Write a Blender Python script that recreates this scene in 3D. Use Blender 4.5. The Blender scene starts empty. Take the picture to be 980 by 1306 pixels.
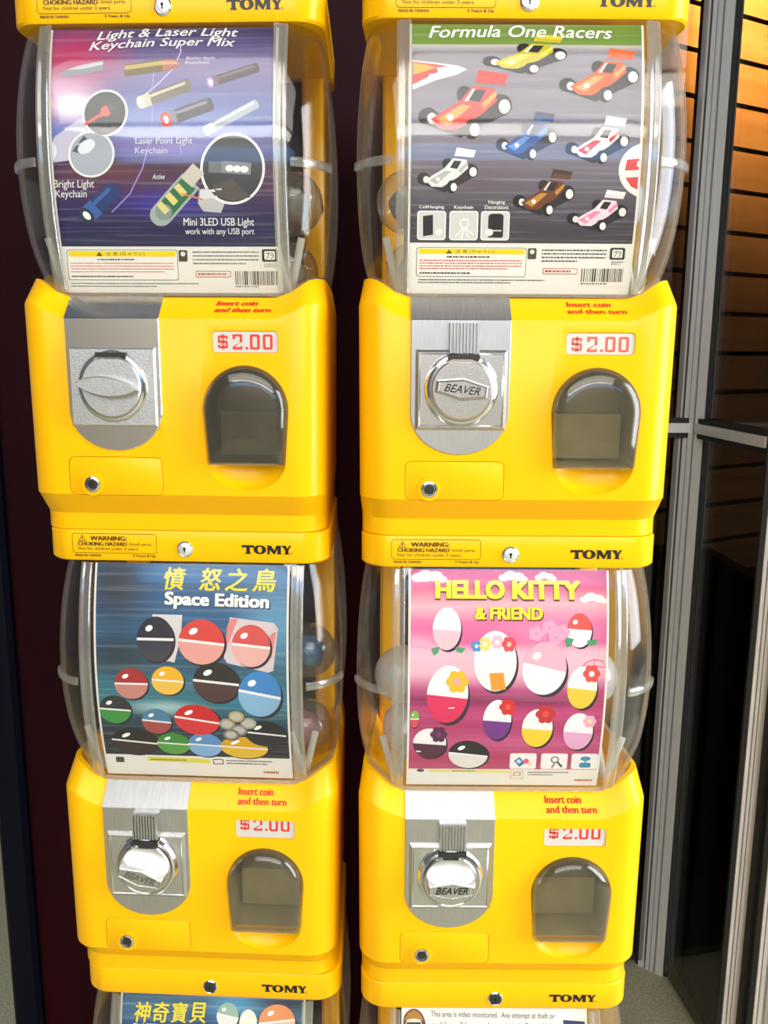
import bpy, bmesh, math, random
from mathutils import Vector, Matrix, Euler
random.seed(7)
PI = math.pi
R = math.radians
SC = bpy.context.scene
COL = SC.collection

# ------------------------------------------------------------------ camera
CAM_Z = 1.0865
cam_data = bpy.data.cameras.new('camera')
cam_data.sensor_fit = 'VERTICAL'
cam_data.sensor_height = 36.0
cam_data.lens = 36.0 * 1090.0 / 1306.0
cam_data.clip_start = 0.02
cam = bpy.data.objects.new('camera', cam_data)
COL.objects.link(cam)
TH = R(10.7)
ROLL = R(0.35)
cam.matrix_world = (Matrix.Translation((0, 0, CAM_Z)) @ Matrix.Rotation(PI / 2 - TH, 4, 'X') @ Matrix.Rotation(ROLL, 4, 'Z'))
SC.camera = cam

# ------------------------------------------------------------------ light
SC.view_settings.view_transform = 'Standard'
SC.view_settings.look = 'None'
SC.view_settings.gamma = 1.0
SC.view_settings.use_curve_mapping = False
SC.view_settings.exposure = 0.36
world = bpy.data.worlds.new('world')
SC.world = world
world.use_nodes = True
bgn = world.node_tree.nodes['Background']
bgn.inputs[0].default_value = (0.75, 0.85, 1.0, 1)
bgn.inputs[1].default_value = 0.13


def area(name, loc, target, sx, sy, power, color):
    l = bpy.data.lights.new(name, 'AREA')
    l.shape = 'RECTANGLE'
    l.size = sx
    l.size_y = sy
    l.energy = power
    l.color = color
    o = bpy.data.objects.new(name, l)
    COL.objects.link(o)
    o.location = loc
    d = Vector(target) - Vector(loc)
    o.rotation_euler = d.to_track_quat('-Z', 'Y').to_euler()
    return o


# rows of ceiling fittings of the shop behind the photographer
area('ceiling_strip_light', (0.0, -1.05, 2.75), (0.0, -0.6, 0.9), 3.2, 0.6, 21, (1.0, 0.97, 0.92))
area('ceiling_strip_light', (0.0, -1.95, 2.75), (0.0, 0.2, 1.0), 3.6, 0.55, 27, (1.0, 0.97, 0.93))
area('ceiling_strip_light', (0.0, -3.3, 2.75), (0.0, -3.6, 0.0), 4.0, 1.2, 150, (1.0, 0.96, 0.92))
# blue strip sign of the shop front across the aisle
area('blue_sign_light', (0.3, -2.7, 2.05), (0.0, 0.5, 1.0), 4.0, 0.34, 13, (0.05, 0.38, 1.0))
# daylight through the glazed front on the door side
area('shop_front_daylight', (2.5, 0.0, 1.5), (0.3, 0.8, 0.9), 1.4, 2.2, 95, (0.86, 0.92, 1.0))
# warm spotlight inside the lit room behind the glass
sp = bpy.data.lights.new('warm_display_spot', 'SPOT')
sp.energy = 480
sp.color = (1.0, 0.70, 0.36)
sp.spot_size = R(50)
sp.spot_blend = 0.7
sp.shadow_soft_size = 0.05
spo = bpy.data.objects.new('warm_display_spot', sp)
COL.objects.link(spo)
spo.location = (0.56, 1.24, 2.25)
spo.rotation_euler = (Vector((0.52, 1.55, 1.90)) - spo.location).to_track_quat('-Z', 'Y').to_euler()


# ------------------------------------------------------------------ materials
def s2l(c):
    return c / 12.92 if c <= 0.04045 else ((c + 0.055) / 1.055) ** 2.4


def hexc(h):
    h = h.lstrip('#')
    return tuple(s2l(int(h[i:i + 2], 16) / 255) for i in (0, 2, 4)) + (1,)


MATS = {}


def pm(name, color, rough=0.5, metal=0.0, spec=0.5, coat=0.0):
    if name in MATS:
        return MATS[name]
    m = bpy.data.materials.new(name)
    m.use_nodes = True
    b = m.node_tree.nodes['Principled BSDF']
    b.inputs['Base Color'].default_value = color if not isinstance(color, str) else hexc(color)
    b.inputs['Roughness'].default_value = rough
    b.inputs['Metallic'].default_value = metal
    b.inputs['Specular IOR Level'].default_value = spec
    b.inputs['Coat Weight'].default_value = coat
    MATS[name] = m
    return m


def ink(h):
    return pm('ink_' + h.lstrip('#').lower(), h, 0.55, spec=0.25)


def clear(name, tint, rough=0.04, base=0.035, edge=0.55, power=4.0, haze=0.0, hazecol=(0.8, 0.8, 0.8, 1), hazeedge=0.0):
    """thin clear plastic: transparency with a facing-dependent gloss and a little haze"""
    if name in MATS:
        return MATS[name]
    m = bpy.data.materials.new(name)
    m.use_nodes = True
    nt = m.node_tree
    nt.nodes.clear()
    out = nt.nodes.new('ShaderNodeOutputMaterial')
    tr = nt.nodes.new('ShaderNodeBsdfTransparent')
    tr.inputs[0].default_value = tint
    gl = nt.nodes.new('ShaderNodeBsdfGlossy')
    gl.inputs['Roughness'].default_value = rough
    gl.inputs['Color'].default_value = (1, 1, 1, 1)
    lw = nt.nodes.new('ShaderNodeLayerWeight')
    lw.inputs[0].default_value = 0.5
    pw = nt.nodes.new('ShaderNodeMath')
    pw.operation = 'POWER'
    pw.inputs[1].default_value = power
    ml = nt.nodes.new('ShaderNodeMath')
    ml.operation = 'MULTIPLY_ADD'
    ml.inputs[1].default_value = edge
    ml.inputs[2].default_value = base
    nt.links.new(lw.outputs['Facing'], pw.inputs[0])
    nt.links.new(pw.outputs[0], ml.inputs[0])
    mx = nt.nodes.new('ShaderNodeMixShader')
    nt.links.new(ml.outputs[0], mx.inputs[0])
    nt.links.new(gl.outputs[0], mx.inputs[2])
    if haze > 0:
        df = nt.nodes.new('ShaderNodeBsdfDiffuse')
        df.inputs[0].default_value = hazecol
        tl = nt.nodes.new('ShaderNodeBsdfTranslucent')
        tl.inputs[0].default_value = hazecol
        a = nt.nodes.new('ShaderNodeMixShader')
        a.inputs[0].default_value = 0.5
        nt.links.new(df.outputs[0], a.inputs[1])
        nt.links.new(tl.outputs[0], a.inputs[2])
        hz = nt.nodes.new('ShaderNodeMixShader')
        hz.inputs[0].default_value = haze
        if hazeedge:
            p2 = nt.nodes.new('ShaderNodeMath')
            p2.operation = 'POWER'
            p2.inputs[1].default_value = 9.0
            m2 = nt.nodes.new('ShaderNodeMath')
            m2.operation = 'MULTIPLY_ADD'
            m2.inputs[1].default_value = hazeedge
            m2.inputs[2].default_value = haze
            nt.links.new(lw.outputs['Facing'], p2.inputs[0])
            nt.links.new(p2.outputs[0], m2.inputs[0])
            nt.links.new(m2.outputs[0], hz.inputs[0])
        nt.links.new(tr.outputs[0], hz.inputs[1])
        nt.links.new(a.outputs[0], hz.inputs[2])
        nt.links.new(hz.outputs[0], mx.inputs[1])
    else:
        nt.links.new(tr.outputs[0], mx.inputs[1])
    nt.links.new(mx.outputs[0], out.inputs[0])
    MATS[name] = m
    return m


def noisy(name, c1, c2, scale, rough=0.6, metal=0.0, stretch=(1, 1, 1), bump=0.0, detail=4.0):
    if name in MATS:
        return MATS[name]
    m = pm(name, c1, rough, metal)
    nt = m.node_tree
    b = nt.nodes['Principled BSDF']
    tc = nt.nodes.new('ShaderNodeTexCoord')
    mp = nt.nodes.new('ShaderNodeMapping')
    mp.inputs['Scale'].default_value = stretch
    nz = nt.nodes.new('ShaderNodeTexNoise')
    nz.inputs['Scale'].default_value = scale
    nz.inputs['Detail'].default_value = detail
    rp = nt.nodes.new('ShaderNodeValToRGB')
    rp.color_ramp.elements[0].position = 0.35
    rp.color_ramp.elements[1].position = 0.68
    rp.color_ramp.elements[0].color = hexc(c1) if isinstance(c1, str) else c1
    rp.color_ramp.elements[1].color = hexc(c2) if isinstance(c2, str) else c2
    nt.links.new(tc.outputs['Object'], mp.inputs[0])
    nt.links.new(mp.outputs[0], nz.inputs[0])
    nt.links.new(nz.outputs[0], rp.inputs[0])
    nt.links.new(rp.outputs[0], b.inputs['Base Color'])
    if bump:
        bp = nt.nodes.new('ShaderNodeBump')
        bp.inputs['Strength'].default_value = bump
        bp.inputs['Distance'].default_value = 0.001
        nt.links.new(nz.outputs[0], bp.inputs['Height'])
        nt.links.new(bp.outputs[0], b.inputs['Normal'])
    return m


YEL = pm('yellow_plastic', (0.97, 0.487, 0.001, 1), 0.28, spec=0.22)
STEEL = noisy('brushed_steel', (0.50, 0.50, 0.49, 1), (0.62, 0.62, 0.61, 1), 60, 0.36, 1.0, (40, 1, 1))
CHROME = pm('chrome', (0.82, 0.82, 0.81, 1), 0.14, 1.0)
CAST = noisy('cast_metal', (0.55, 0.55, 0.54, 1), (0.68, 0.68, 0.66, 1), 900, 0.28, 1.0, bump=0.15)
CASTM = noisy('matt_cast_metal', (0.50, 0.50, 0.49, 1), (0.66, 0.66, 0.64, 1), 1100, 0.42, 1.0, bump=0.3)
DARKM = pm('dark_metal', (0.06, 0.055, 0.05, 1), 0.35, 0.7)
BLACK = pm('black_rubber', (0.006, 0.006, 0.007, 1), 0.6)
DARKP = pm('dark_plastic', (0.018, 0.014, 0.014, 1), 0.45)
GLOBE = clear('clear_globe_plastic', (0.975, 0.972, 0.955, 1), 0.06, 0.022, 0.62, 3.6, 0.006, (0.88, 0.86, 0.78, 1), 0.4)
RIB = clear('clear_moulded_rib', (0.90, 0.89, 0.84, 1), 0.12, 0.09, 0.6, 2.5, 0.16, (0.9, 0.88, 0.8, 1))
FROST = clear('frosted_rail_plastic', (0.85, 0.84, 0.80, 1), 0.25, 0.05, 0.3, 3, 0.75, (0.86, 0.85, 0.8, 1))
SMOKE = clear('smoky_door_plastic', (0.76, 0.74, 0.65, 1), 0.06, 0.035, 0.6, 3.0, 0.10, (0.50, 0.48, 0.38, 1))
CAPC = clear('clear_capsule_plastic', (0.94, 0.94, 0.93, 1), 0.06, 0.05, 0.5, 2.2, 0.10, (0.9, 0.9, 0.9, 1))
CAPF = clear('frosted_capsule_plastic', (0.9, 0.9, 0.9, 1), 0.2, 0.05, 0.4, 2.5, 0.45, (0.92, 0.92, 0.94, 1))
BIN = noisy('bin_plastic', '#a89c78', '#c9c09c', 14, 0.5)
TAGW = pm('tag_paper', '#cdc7bc', 0.5)
REDINK = pm('red_lettering', '#e0301a', 0.5)
REDPALE = pm('pale_red_lettering', '#ea5a46', 0.5)
BLKINK = pm('black_lettering', '#15120a', 0.45)
BRNINK = pm('brown_black_lettering', '#3a2c08', 0.5)
PAPER = pm('white_card', '#efece6', 0.5, spec=0.3)


# ------------------------------------------------------------------ mesh helpers
def new_obj(name, mesh, parent=None):
    o = bpy.data.objects.new(name, mesh)
    COL.objects.link(o)
    if parent is not None:
        o.parent = parent
    return o


def finish(name, bm, mats, parent=None, angle=38.0, smooth=True, recalc=True):
    if recalc:
        bmesh.ops.recalc_face_normals(bm, faces=bm.faces[:])
    for f in bm.faces:
        f.smooth = smooth
    if smooth:
        for e in bm.edges:
            if len(e.link_faces) == 2:
                if e.calc_face_angle(0) > R(angle):
                    e.smooth = False
    me = bpy.data.meshes.new(name)
    bm.to_mesh(me)
    bm.free()
    if not isinstance(mats, (list, tuple)):
        mats = [mats]
    for m in mats:
        me.materials.append(m)
    return new_obj(name, me, parent)


def empty(name, loc, rz=0.0, label=None, cat=None, group=None):
    o = bpy.data.objects.new(name, None)
    COL.objects.link(o)
    o.empty_display_size = 0.05
    o.location = loc
    o.rotation_euler = (0, 0, rz)
    if label:
        tag(o, label, cat, group)
    return o


def tag(o, label, cat, group=None):
    o['label'] = label
    o['category'] = cat
    if group:
        o['group'] = group
    return o


def box(bm, x0, x1, y0, y1, z0, z1):
    v = [bm.verts.new((x, y, z)) for x in (x0, x1) for y in (y0, y1) for z in (z0, z1)]
    for q in ((0, 1, 3, 2), (4, 6, 7, 5), (0, 4, 5, 1), (2, 3, 7, 6), (0, 2, 6, 4), (1, 5, 7, 3)):
        bm.faces.new([v[i] for i in q])


def loft(bm, rings, cap0=True, cap1=True, closed=True):
    rv = [[bm.verts.new(p) for p in r] for r in rings]
    n = len(rings[0])
    for a, b in zip(rv, rv[1:]):
        for i in range(n if closed else n - 1):
            j = (i + 1) % n
            bm.faces.new((a[i], a[j], b[j], b[i]))
    if cap0:
        bm.faces.new(rv[0][::-1])
    if cap1:
        bm.faces.new(rv[-1])
    return rv


def circ(cx, cz, r, n=40, a0=0.0, sq=1.0):
    return [(cx + r * math.cos(a0 + 2 * PI * i / n), cz + sq * r * math.sin(a0 + 2 * PI * i / n)) for i in range(n)]


def rrect(x0, x1, z0, z1, r, k=5):
    pts = []
    for cx, cz, a in ((x1 - r, z1 - r, 0), (x0 + r, z1 - r, 90), (x0 + r, z0 + r, 180), (x1 - r, z0 + r, 270)):
        for i in range(k + 1):
            t = R(a + 90 * i / k)
            pts.append((cx + r * math.cos(t), cz + r * math.sin(t)))
    return pts


def arch(cx, hw, z0, z1, rb=0.003, n=28, sq=1.0):
    """upright arch: half round top, squarish foot"""
    zc = z1 - hw * sq
    pts = [(cx + hw * math.cos(PI * i / n), zc + hw * sq * math.sin(PI * i / n)) for i in range(n + 1)]
    for k in range(1, 6):
        t = PI + PI / 2 * k / 5
        pts.append((cx - hw + rb + rb * math.cos(t) + (0.003 if k else 0), z0 + rb + rb * math.sin(t)))
    for k in range(0, 5):
        t = 1.5 * PI + PI / 2 * k / 5
        pts.append((cx + hw - rb + rb * math.cos(t) - 0.003, z0 + rb + rb * math.sin(t)))
    return pts


def scaled(pts, s, c=None, sz=None):
    if c is None:
        c = (sum(p[0] for p in pts) / len(pts), sum(p[1] for p in pts) / len(pts))
    sz = s if sz is None else sz
    return [(c[0] + (p[0] - c[0]) * s, c[1] + (p[1] - c[1]) * sz) for p in pts]


def plate(bm, pts, yf, yb, bev=0.0, sc=None):
    """solid with outline pts (x,z), front at yf, back at yb, front edge bevelled by bev"""
    if bev > 0:
        w = max(p[0] for p in pts) - min(p[0] for p in pts)
        h = max(p[1] for p in pts) - min(p[1] for p in pts)
        s1, s2 = 1 - 2 * bev / w, 1 - 2 * bev / h
        c = ((max(p[0] for p in pts) + min(p[0] for p in pts)) / 2, (max(p[1] for p in pts) + min(p[1] for p in pts)) / 2)
        inner = scaled(pts, s1, c, s2)
        rings = [[(x, yb, z) for x, z in pts], [(x, yf + bev, z) for x, z in pts], [(x, yf, z) for x, z in inner]]
    else:
        rings = [[(x, yb, z) for x, z in pts], [(x, yf, z) for x, z in pts]]
    return loft(bm, rings)


def steps(bm, cx, cz, prof, n=48, sq=1.0, cap0=True, cap1=True):
    """turned disc: prof = [(radius, y), ...] back to front, axis along y"""
    return loft(bm, [[(x, y, z) for x, z in circ(cx, cz, r, n, sq=sq)] for r, y in prof], cap0, cap1)


def sweep(bm, path, w, h, n=8):
    """rounded bar along a 3-D polyline"""
    rings = []
    for i, p in enumerate(path):
        p = Vector(p)
        a = Vector(path[max(i - 1, 0)])
        b = Vector(path[min(i + 1, len(path) - 1)])
        t = (b - a).normalized()
        side = t.cross(Vector((0, -1, 0)))
        if side.length < 1e-4:
            side = Vector((1, 0, 0))
        side.normalize()
        up = side.cross(t).normalized()
        rings.append([p + side * (w / 2 * math.cos(2 * PI * k / n)) + up * (h / 2 * math.sin(2 * PI * k / n)) for k in range(n)])
    loft(bm, rings)


def boolean_cut(o, cutters):
    bpy.context.view_layer.update()
    for c in cutters:
        m = o.modifiers.new('cut', 'BOOLEAN')
        m.operation = 'DIFFERENCE'
        m.solver = 'EXACT'
        m.object = c
    bpy.context.view_layer.update()
    dg = bpy.context.evaluated_depsgraph_get()
    me = bpy.data.meshes.new_from_object(o.evaluated_get(dg))
    o.modifiers.clear()
    o.data = me
    for c in cutters:
        bpy.data.objects.remove(c, do_unlink=True)
    bm = bmesh.new()
    bm.from_mesh(me)
    for f in bm.faces:
        f.smooth = True
    for e in bm.edges:
        e.smooth = not (len(e.link_faces) == 2 and e.calc_face_angle(0) > R(32))
    bm.to_mesh(me)
    bm.free()


# ------------------------------------------------------------------ lettering
_TXT = {}


def glyphs(s, bold=0.0, shear=0.0):
    key = (s, bold, shear)
    if key not in _TXT:
        c = bpy.data.curves.new('lettering', 'FONT')
        c.body = s
        c.size = 1.0
        c.offset = bold
        c.shear = shear
        c.resolution_u = 3
        o = bpy.data.objects.new('lettering', c)
        COL.objects.link(o)
        dg = bpy.context.evaluated_depsgraph_get()
        me = bpy.data.meshes.new_from_object(o.evaluated_get(dg))
        vs = [(v.co.x, v.co.y) for v in me.vertices]
        fs = [tuple(p.vertices) for p in me.polygons]
        bpy.data.objects.remove(o, do_unlink=True)
        bpy.data.curves.remove(c)
        bpy.data.meshes.remove(me)
        _TXT[key] = (vs, fs)
    return _TXT[key]


def text_fit(s, x0, x1, z0, z1, bold=0.0, shear=0.0):
    """glyph outlines of s stretched into the rectangle"""
    vs, fs = glyphs(s, bold, shear)
    if not vs:
        return [], []
    ax, bx = min(v[0] for v in vs), max(v[0] for v in vs)
    az, bz = min(v[1] for v in vs), max(v[1] for v in vs)
    return [(x0 + (v[0] - ax) / (bx - ax) * (x1 - x0), z0 + (v[1] - az) / (bz - az) * (z1 - z0)) for v in vs], fs


def put_text(bm, s, x0, x1, z0, z1, fn, bold=0.0, shear=0.0, mi=0):
    if bold > 0:
        d = bold * (z1 - z0) * 0.9
        for k in (-1, 0, 1):
            put_text(bm, s, x0 + d + k * d, x1 - d + k * d, z0, z1, fn, 0.0, shear, mi)
        return
    vs, fs = text_fit(s, x0, x1, z0, z1, bold, shear)
    bv = [bm.verts.new(fn(x, z)) for x, z in vs]
    for f in fs:
        try:
            bm.faces.new([bv[i] for i in f]).material_index = mi
        except ValueError:
            pass


def put_poly(bm, pts, fn, mi=0):
    bm.faces.new([bm.verts.new(fn(x, z)) for x, z in pts]).material_index = mi


def put_strip(bm, outer, inner, fn, mi=0, closed=True):
    a = [bm.verts.new(fn(x, z)) for x, z in outer]
    b = [bm.verts.new(fn(x, z)) for x, z in inner]
    n = len(a)
    for i in range(n if closed else n - 1):
        j = (i + 1) % n
        bm.faces.new((a[i], a[j], b[j], b[i])).material_index = mi


# ------------------------------------------------------------------ machine shape
P = 0.4608            # height of one unit
Z_BEND, Z_RIM, Z_LID = 0.1915, 0.2095, 0.4315
YB = -0.017           # front of the coin section
DEPTH = 0.208


def sstep(t):
    t = max(0.0, min(1.0, t))
    return t * t * (3 - 2 * t)


def outline(a, yf, yb, rf, rb, bulge=0.0):
    pts = []
    n = 14
    for i in range(n + 1):
        x = -(a - rf) + 2 * (a - rf) * i / n
        pts.append((x, yf))
    for k in range(1, 9):
        t = -PI / 2 + PI / 2 * k / 8
        pts.append((a - rf + rf * math.cos(t), yf + rf + rf * math.sin(t)))
    for k in range(1, 4):
        pts.append((a, yf + rf + (yb - rb - yf - rf) * k / 4))
    for k in range(0, 7):
        t = PI / 2 * k / 6
        pts.append((a - rb + rb * math.cos(t), yb - rb + rb * math.sin(t)))
    for k in range(1, 4):
        pts.append((a - rb - 2 * (a - rb) * k / 4, yb))
    for k in range(0, 7):
        t = PI / 2 + PI / 2 * k / 6
        pts.append((-a + rb + rb * math.cos(t), yb - rb + rb * math.sin(t)))
    for k in range(1, 4):
        pts.append((-a, yb - rb - (yb - rb - yf - rf) * k / 4))
    for k in range(0, 8):
        t = PI + PI / 2 * k / 8
        pts.append((-a + rf + rf * math.cos(t), yf + rf + rf * math.sin(t)))
    t0 = 0.012
    return [(x * (1 - t0 / a * max(0.0, min(1.0, (y - yf - 0.03) / (yb - yf - 0.03)))), y) for x, y in pts]


def rimlift(x, amount):
    return amount * sstep((abs(x) - 0.094) / 0.036)


def globe_dims(z):
    t = (z - 0.322) / 0.112
    q = max(0.0, 1 - t * t)
    return 0.1315 + 0.0105 * q ** 0.8, 0.000 - 0.019 * q


def card_y(x, z):
    return globe_dims(z)[1] + 0.0055


SLOPE = (Vector((0, YB, Z_BEND)), Vector((0, 0.001, Z_RIM)))


def on_front(off):
    return lambda x, z: (x, YB - off, z)


def on_slope(off):
    d = (SLOPE[1] - SLOPE[0])
    L = d.length
    d.normalize()
    nrm = Vector((0, -d.z, d.y))

    def fn(x, t):
        p = SLOPE[0] + d * t + nrm * off
        return (x, p.y, p.z)
    return fn


CH_X, CH_HW, CH_Z0, CH_Z1 = 0.067, 0.0385, 0.0640, 0.1515
KX, KZ = -0.0502, 0.1330
TAGX, TAGZ = 0.068, 0.1715
_CACHE = {}


def cached(key, name, parent, build):
    """first call builds the part, later calls link a copy that shares its mesh"""
    if key in _CACHE:
        o = _CACHE[key].copy()
        COL.objects.link(o)
        o.parent = parent
        return o
    o = build(name, parent)
    _CACHE[key] = o
    return o


def build_body(name, parent):
    bm = bmesh.new()
    rings = []

    def ring(a, yf, z, lift, r=0.027, yb=DEPTH):
        rings.append([(x, y, z + rimlift(x, lift)) for x, y in outline(a, yf, yb, r, 0.015)])
    ring(0.1345, 0.0008, 0.0, 0)
    ring(0.1355, 0.0, 0.001, 0)
    ring(0.1355, 0.0, 0.0158, 0)
    ring(0.1370, YB + 0.001, 0.0350, 0)
    ring(0.1375, YB, 0.0364, 0)
    ring(0.1385, YB, Z_BEND - 0.0015, 0.013)
    ring(0.1380, YB + 0.0009, Z_BEND + 0.0002, 0.014)
    ring(0.1345, 0.001, Z_RIM, 0.017)
    ring(0.1310, 0.006, Z_RIM + 0.001, 0.016)
    ring(0.1230, 0.012, Z_RIM - 0.002, 0.0)
    loft(bm, rings)
    o = finish(name, bm, YEL, parent)
    cut = []

    def cutter(make):
        b = bmesh.new()
        make(b)
        bmesh.ops.recalc_face_normals(b, faces=b.faces[:])
        me = bpy.data.meshes.new('cutter')
        b.to_mesh(me)
        b.free()
        cut.append(new_obj('cutter', me, parent))
    cutter(lambda b: plate(b, arch(CH_X, CH_HW, CH_Z0, CH_Z1), YB - 0.02, YB + 0.072))
    cutter(lambda b: plate(b, rrect(TAGX - 0.0295, TAGX + 0.0295, TAGZ - 0.0094, TAGZ + 0.0094, 0.0035), YB - 0.01, YB + 0.0016))
    cutter(lambda b: plate(b, rrect(-0.0975, -0.0105, 0.0355, 0.0705, 0.006), YB - 0.0001 - 0.01, YB + 0.0015))

    def scoop(b):
        bmesh.ops.create_uvsphere(b, u_segments=40, v_segments=24, radius=1.0)
        for v in b.verts:
            v.co = Vector((CH_X + v.co.x * 0.0365, YB - 0.004 + v.co.y * 0.016, CH_Z0 + 0.003 + v.co.z * 0.0265))
    cutter(scoop)
    boolean_cut(o, cut)
    return o


def build_chute_bin(name, parent, mat=None):
    bm = bmesh.new()
    a = arch(CH_X, CH_HW - 0.0008, CH_Z0 + 0.0008, CH_Z1 - 0.0008)
    b = scaled(a, 0.93)
    loft(bm, [[(x, YB + 0.004, z) for x, z in a], [(x, YB + 0.060, z) for x, z in b]], cap0=False)
    # sloping chute floor and the drum lip inside
    box(bm, CH_X - 0.030, CH_X + 0.030, YB + 0.03, YB + 0.058, CH_Z0 + 0.006, CH_Z0 + 0.046)
    return finish(name, bm, mat or BIN, parent)


def build_door(name, parent):
    bm = bmesh.new()
    base = arch(CH_X, CH_HW + 0.0003, CH_Z0 - 0.0002, CH_Z1 + 0.0004, 0.0035)
    c = (CH_X, (CH_Z0 + CH_Z1) / 2 - 0.004)

    def rg(s, y, dz=0.0):
        return [(x, y, z) for x, z in scaled(base, s, c, s)]
    out = [rg(1.0, YB - 0.0002), rg(0.995, YB - 0.003), rg(0.975, YB - 0.0062), rg(0.93, YB - 0.0092), rg(0.86, YB - 0.0115), rg(0.70, YB - 0.0132), rg(0.45, YB - 0.0142), rg(0.2, YB - 0.0146)]
    loft(bm, out, cap0=False)
    inn = [[(x, y + 0.0016, z) for x, y, z in rg(s, y)] for s, y in ((0.955, YB - 0.0012), (0.945, YB - 0.0055), (0.91, YB - 0.0082), (0.84, YB - 0.0105), (0.7, YB - 0.0122), (0.3, YB - 0.0132))]
    loft(bm, inn, cap0=False)
    o = finish(name, bm, SMOKE, parent, 45)
    bm = bmesh.new()
    box(bm, CH_X - 0.030, CH_X + 0.030, YB - 0.0075, YB - 0.0050, CH_Z0 + 0.0012, CH_Z0 + 0.0032)
    finish('door_lip', bm, RIB, o)
    return o


def build_lid(name, parent):
    bm = bmesh.new()
    rings = []
    for a, yf, z in ((0.1325, 0.004, Z_LID + 0.0002), (0.1345, 0.0012, Z_LID), (0.1362, 0.0, Z_LID + 0.0022), (0.1362, 0.0, P - 0.0016), (0.1350, 0.0010, P - 0.0002)):
        rings.append([(x, y, z) for x, y in outline(a, yf, DEPTH, 0.024, 0.015)])
    loft(bm, rings)
    return finish(name, bm, YEL, parent)


def build_globe(name, parent):
    bm = bmesh.new()
    rings = []
    N = 26
    for i in range(N + 1):
        s = i / N
        z = Z_RIM + 0.0012 + (Z_LID - 0.0006 - Z_RIM - 0.0012) * s
        a, yf = globe_dims(z)
        lift = 0.0155 * (1 - s) ** 4
        rings.append([(x, y, z + rimlift(x, lift)) for x, y in outline(a, yf, 0.205, 0.046, 0.03)])
    loft(bm, rings, False, False)
    # inner wall
    inner = []
    for i in range(N + 1):
        s = i / N
        z = Z_RIM + 0.0012 + (Z_LID - 0.0006 - Z_RIM - 0.0012) * s
        a, yf = globe_dims(z)
        lift = 0.0155 * (1 - s) ** 4
        inner.append([(x, y, z + rimlift(x, lift)) for x, y in outline(a - 0.0018, yf + 0.0018, 0.2032, 0.0445, 0.0285)][::-1])
    loft(bm, inner, False, False)
    o = finish(name, bm, GLOBE, parent, 60, recalc=False)
    # base flange of the dome
    bm = bmesh.new()
    for z, da in ((Z_RIM + 0.0012, 0.0), ):
        a, yf = globe_dims(z)
        ra = [(x, y, z + rimlift(x, 0.0155)) for x, y in outline(a + 0.0012, yf - 0.0012, 0.206, 0.046, 0.03)]
        rb = [(x, y, zz + 0.0030) for x, y, zz in ra]
        ri = [(x, y, z + 0.0030 + rimlift(x, 0.0155)) for x, y in outline(a - 0.0022, yf + 0.0022, 0.2030, 0.044, 0.028)]
        rj = [(x, y, zz - 0.0030) for x, y, zz in ri]
        loft(bm, [ra, rb, ri, rj, ra], False, False)
    finish('globe_flange', bm, RIB, o, 60)
    return o


def build_rib(side):
    def f(name, parent):
        bm = bmesh.new()
        rings = []
        x0 = side * 0.1015
        for i in range(25):
            z = Z_RIM + 0.004 + (Z_LID - Z_RIM - 0.006) * i / 24
            a, yf = globe_dims(z)
            yy = yf - 0.0003
            w = 0.0058
            sec = [(-w, 0.0012), (-w, -0.0008), (-w + 0.001, -0.0020), (-w * 0.45, -0.0020), (-w * 0.3, -0.0012), (w * 0.3, -0.0012), (w * 0.45, -0.0020), (w - 0.001, -0.0020), (w, -0.0008), (w, 0.0012)]
            # the corner radius starts at |x| = a - .046: follow it back
            dx = max(0.0, abs(x0) - (a - 0.046))
            back = 0.046 - math.sqrt(max(0.0, 0.046 ** 2 - dx ** 2))
            slope = dx / max(1e-6, math.sqrt(max(1e-9, 0.046 ** 2 - dx ** 2)))
            rings.append([(x0 + u, yy + back + side * u * slope + d, z) for u, d in sec])
        loft(bm, rings)
        return finish(name, bm, RIB, parent, 50)
    return f


def build_latch(side):
    def f(name, parent):
        bm = bmesh.new()
        z = 0.3185
        a, yf = globe_dims(z)
        path = []
        for k in range(9):
            t = k / 8
            ang = -PI / 2 + (0.20 + 0.62 * t) * PI / 2
            cx = a - 0.046
            path.append((side * (cx + 0.0462 * math.cos(ang)), yf + 0.046 + 0.0470 * math.sin(ang), z))
        rings = []
        for i, p in enumerate(path):
            a0 = Vector(path[max(i - 1, 0)])
            b0 = Vector(path[min(i + 1, 8)])
            t = (b0 - a0).normalized()
            nrm = Vector((t.y, -t.x, 0)) * side
            hh = 0.0036
            sec = []
            for u, d in ((-hh, -0.001), (-hh, 0.0016), (-hh * 0.6, 0.0026), (hh * 0.6, 0.0026), (hh, 0.0016), (hh, -0.001)):
                sec.append(Vector(p) + nrm * d + Vector((0, 0, u)))
            rings.append(sec)
        loft(bm, rings)
        return finish(name, bm, RIB, parent, 40)
    return f


def build_sup(side, lean):
    def f(name, parent):
        bm = bmesh.new()
        x = side * 0.102
        # two moulded sticks meeting low in a V
        p0 = (x + side * (0.0 if lean else 0.002), 0.018, Z_RIM + 0.004)
        p1 = (x + side * (-0.011 if lean else 0.013), 0.010, Z_RIM + 0.050)
        pts = [Vector(p0).lerp(Vector(p1), i / 6) for i in range(7)]
        pts.append(Vector(p1) + (Vector(p1) - Vector(p0)).normalized() * 0.0015)
        sweep(bm, pts, 0.0068, 0.0045, 10)
        return finish(name, bm, FROST, parent, 50)
    return f


def build_post(side):
    def f(name, parent):
        bm = bmesh.new()
        plate(bm, rrect(side * 0.108 - 0.011, side * 0.108 + 0.011, Z_RIM - 0.002, Z_LID + 0.002, 0.002), 0.150, 0.199, 0.003)
        return finish(name, bm, YEL, parent)
    return f


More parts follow.
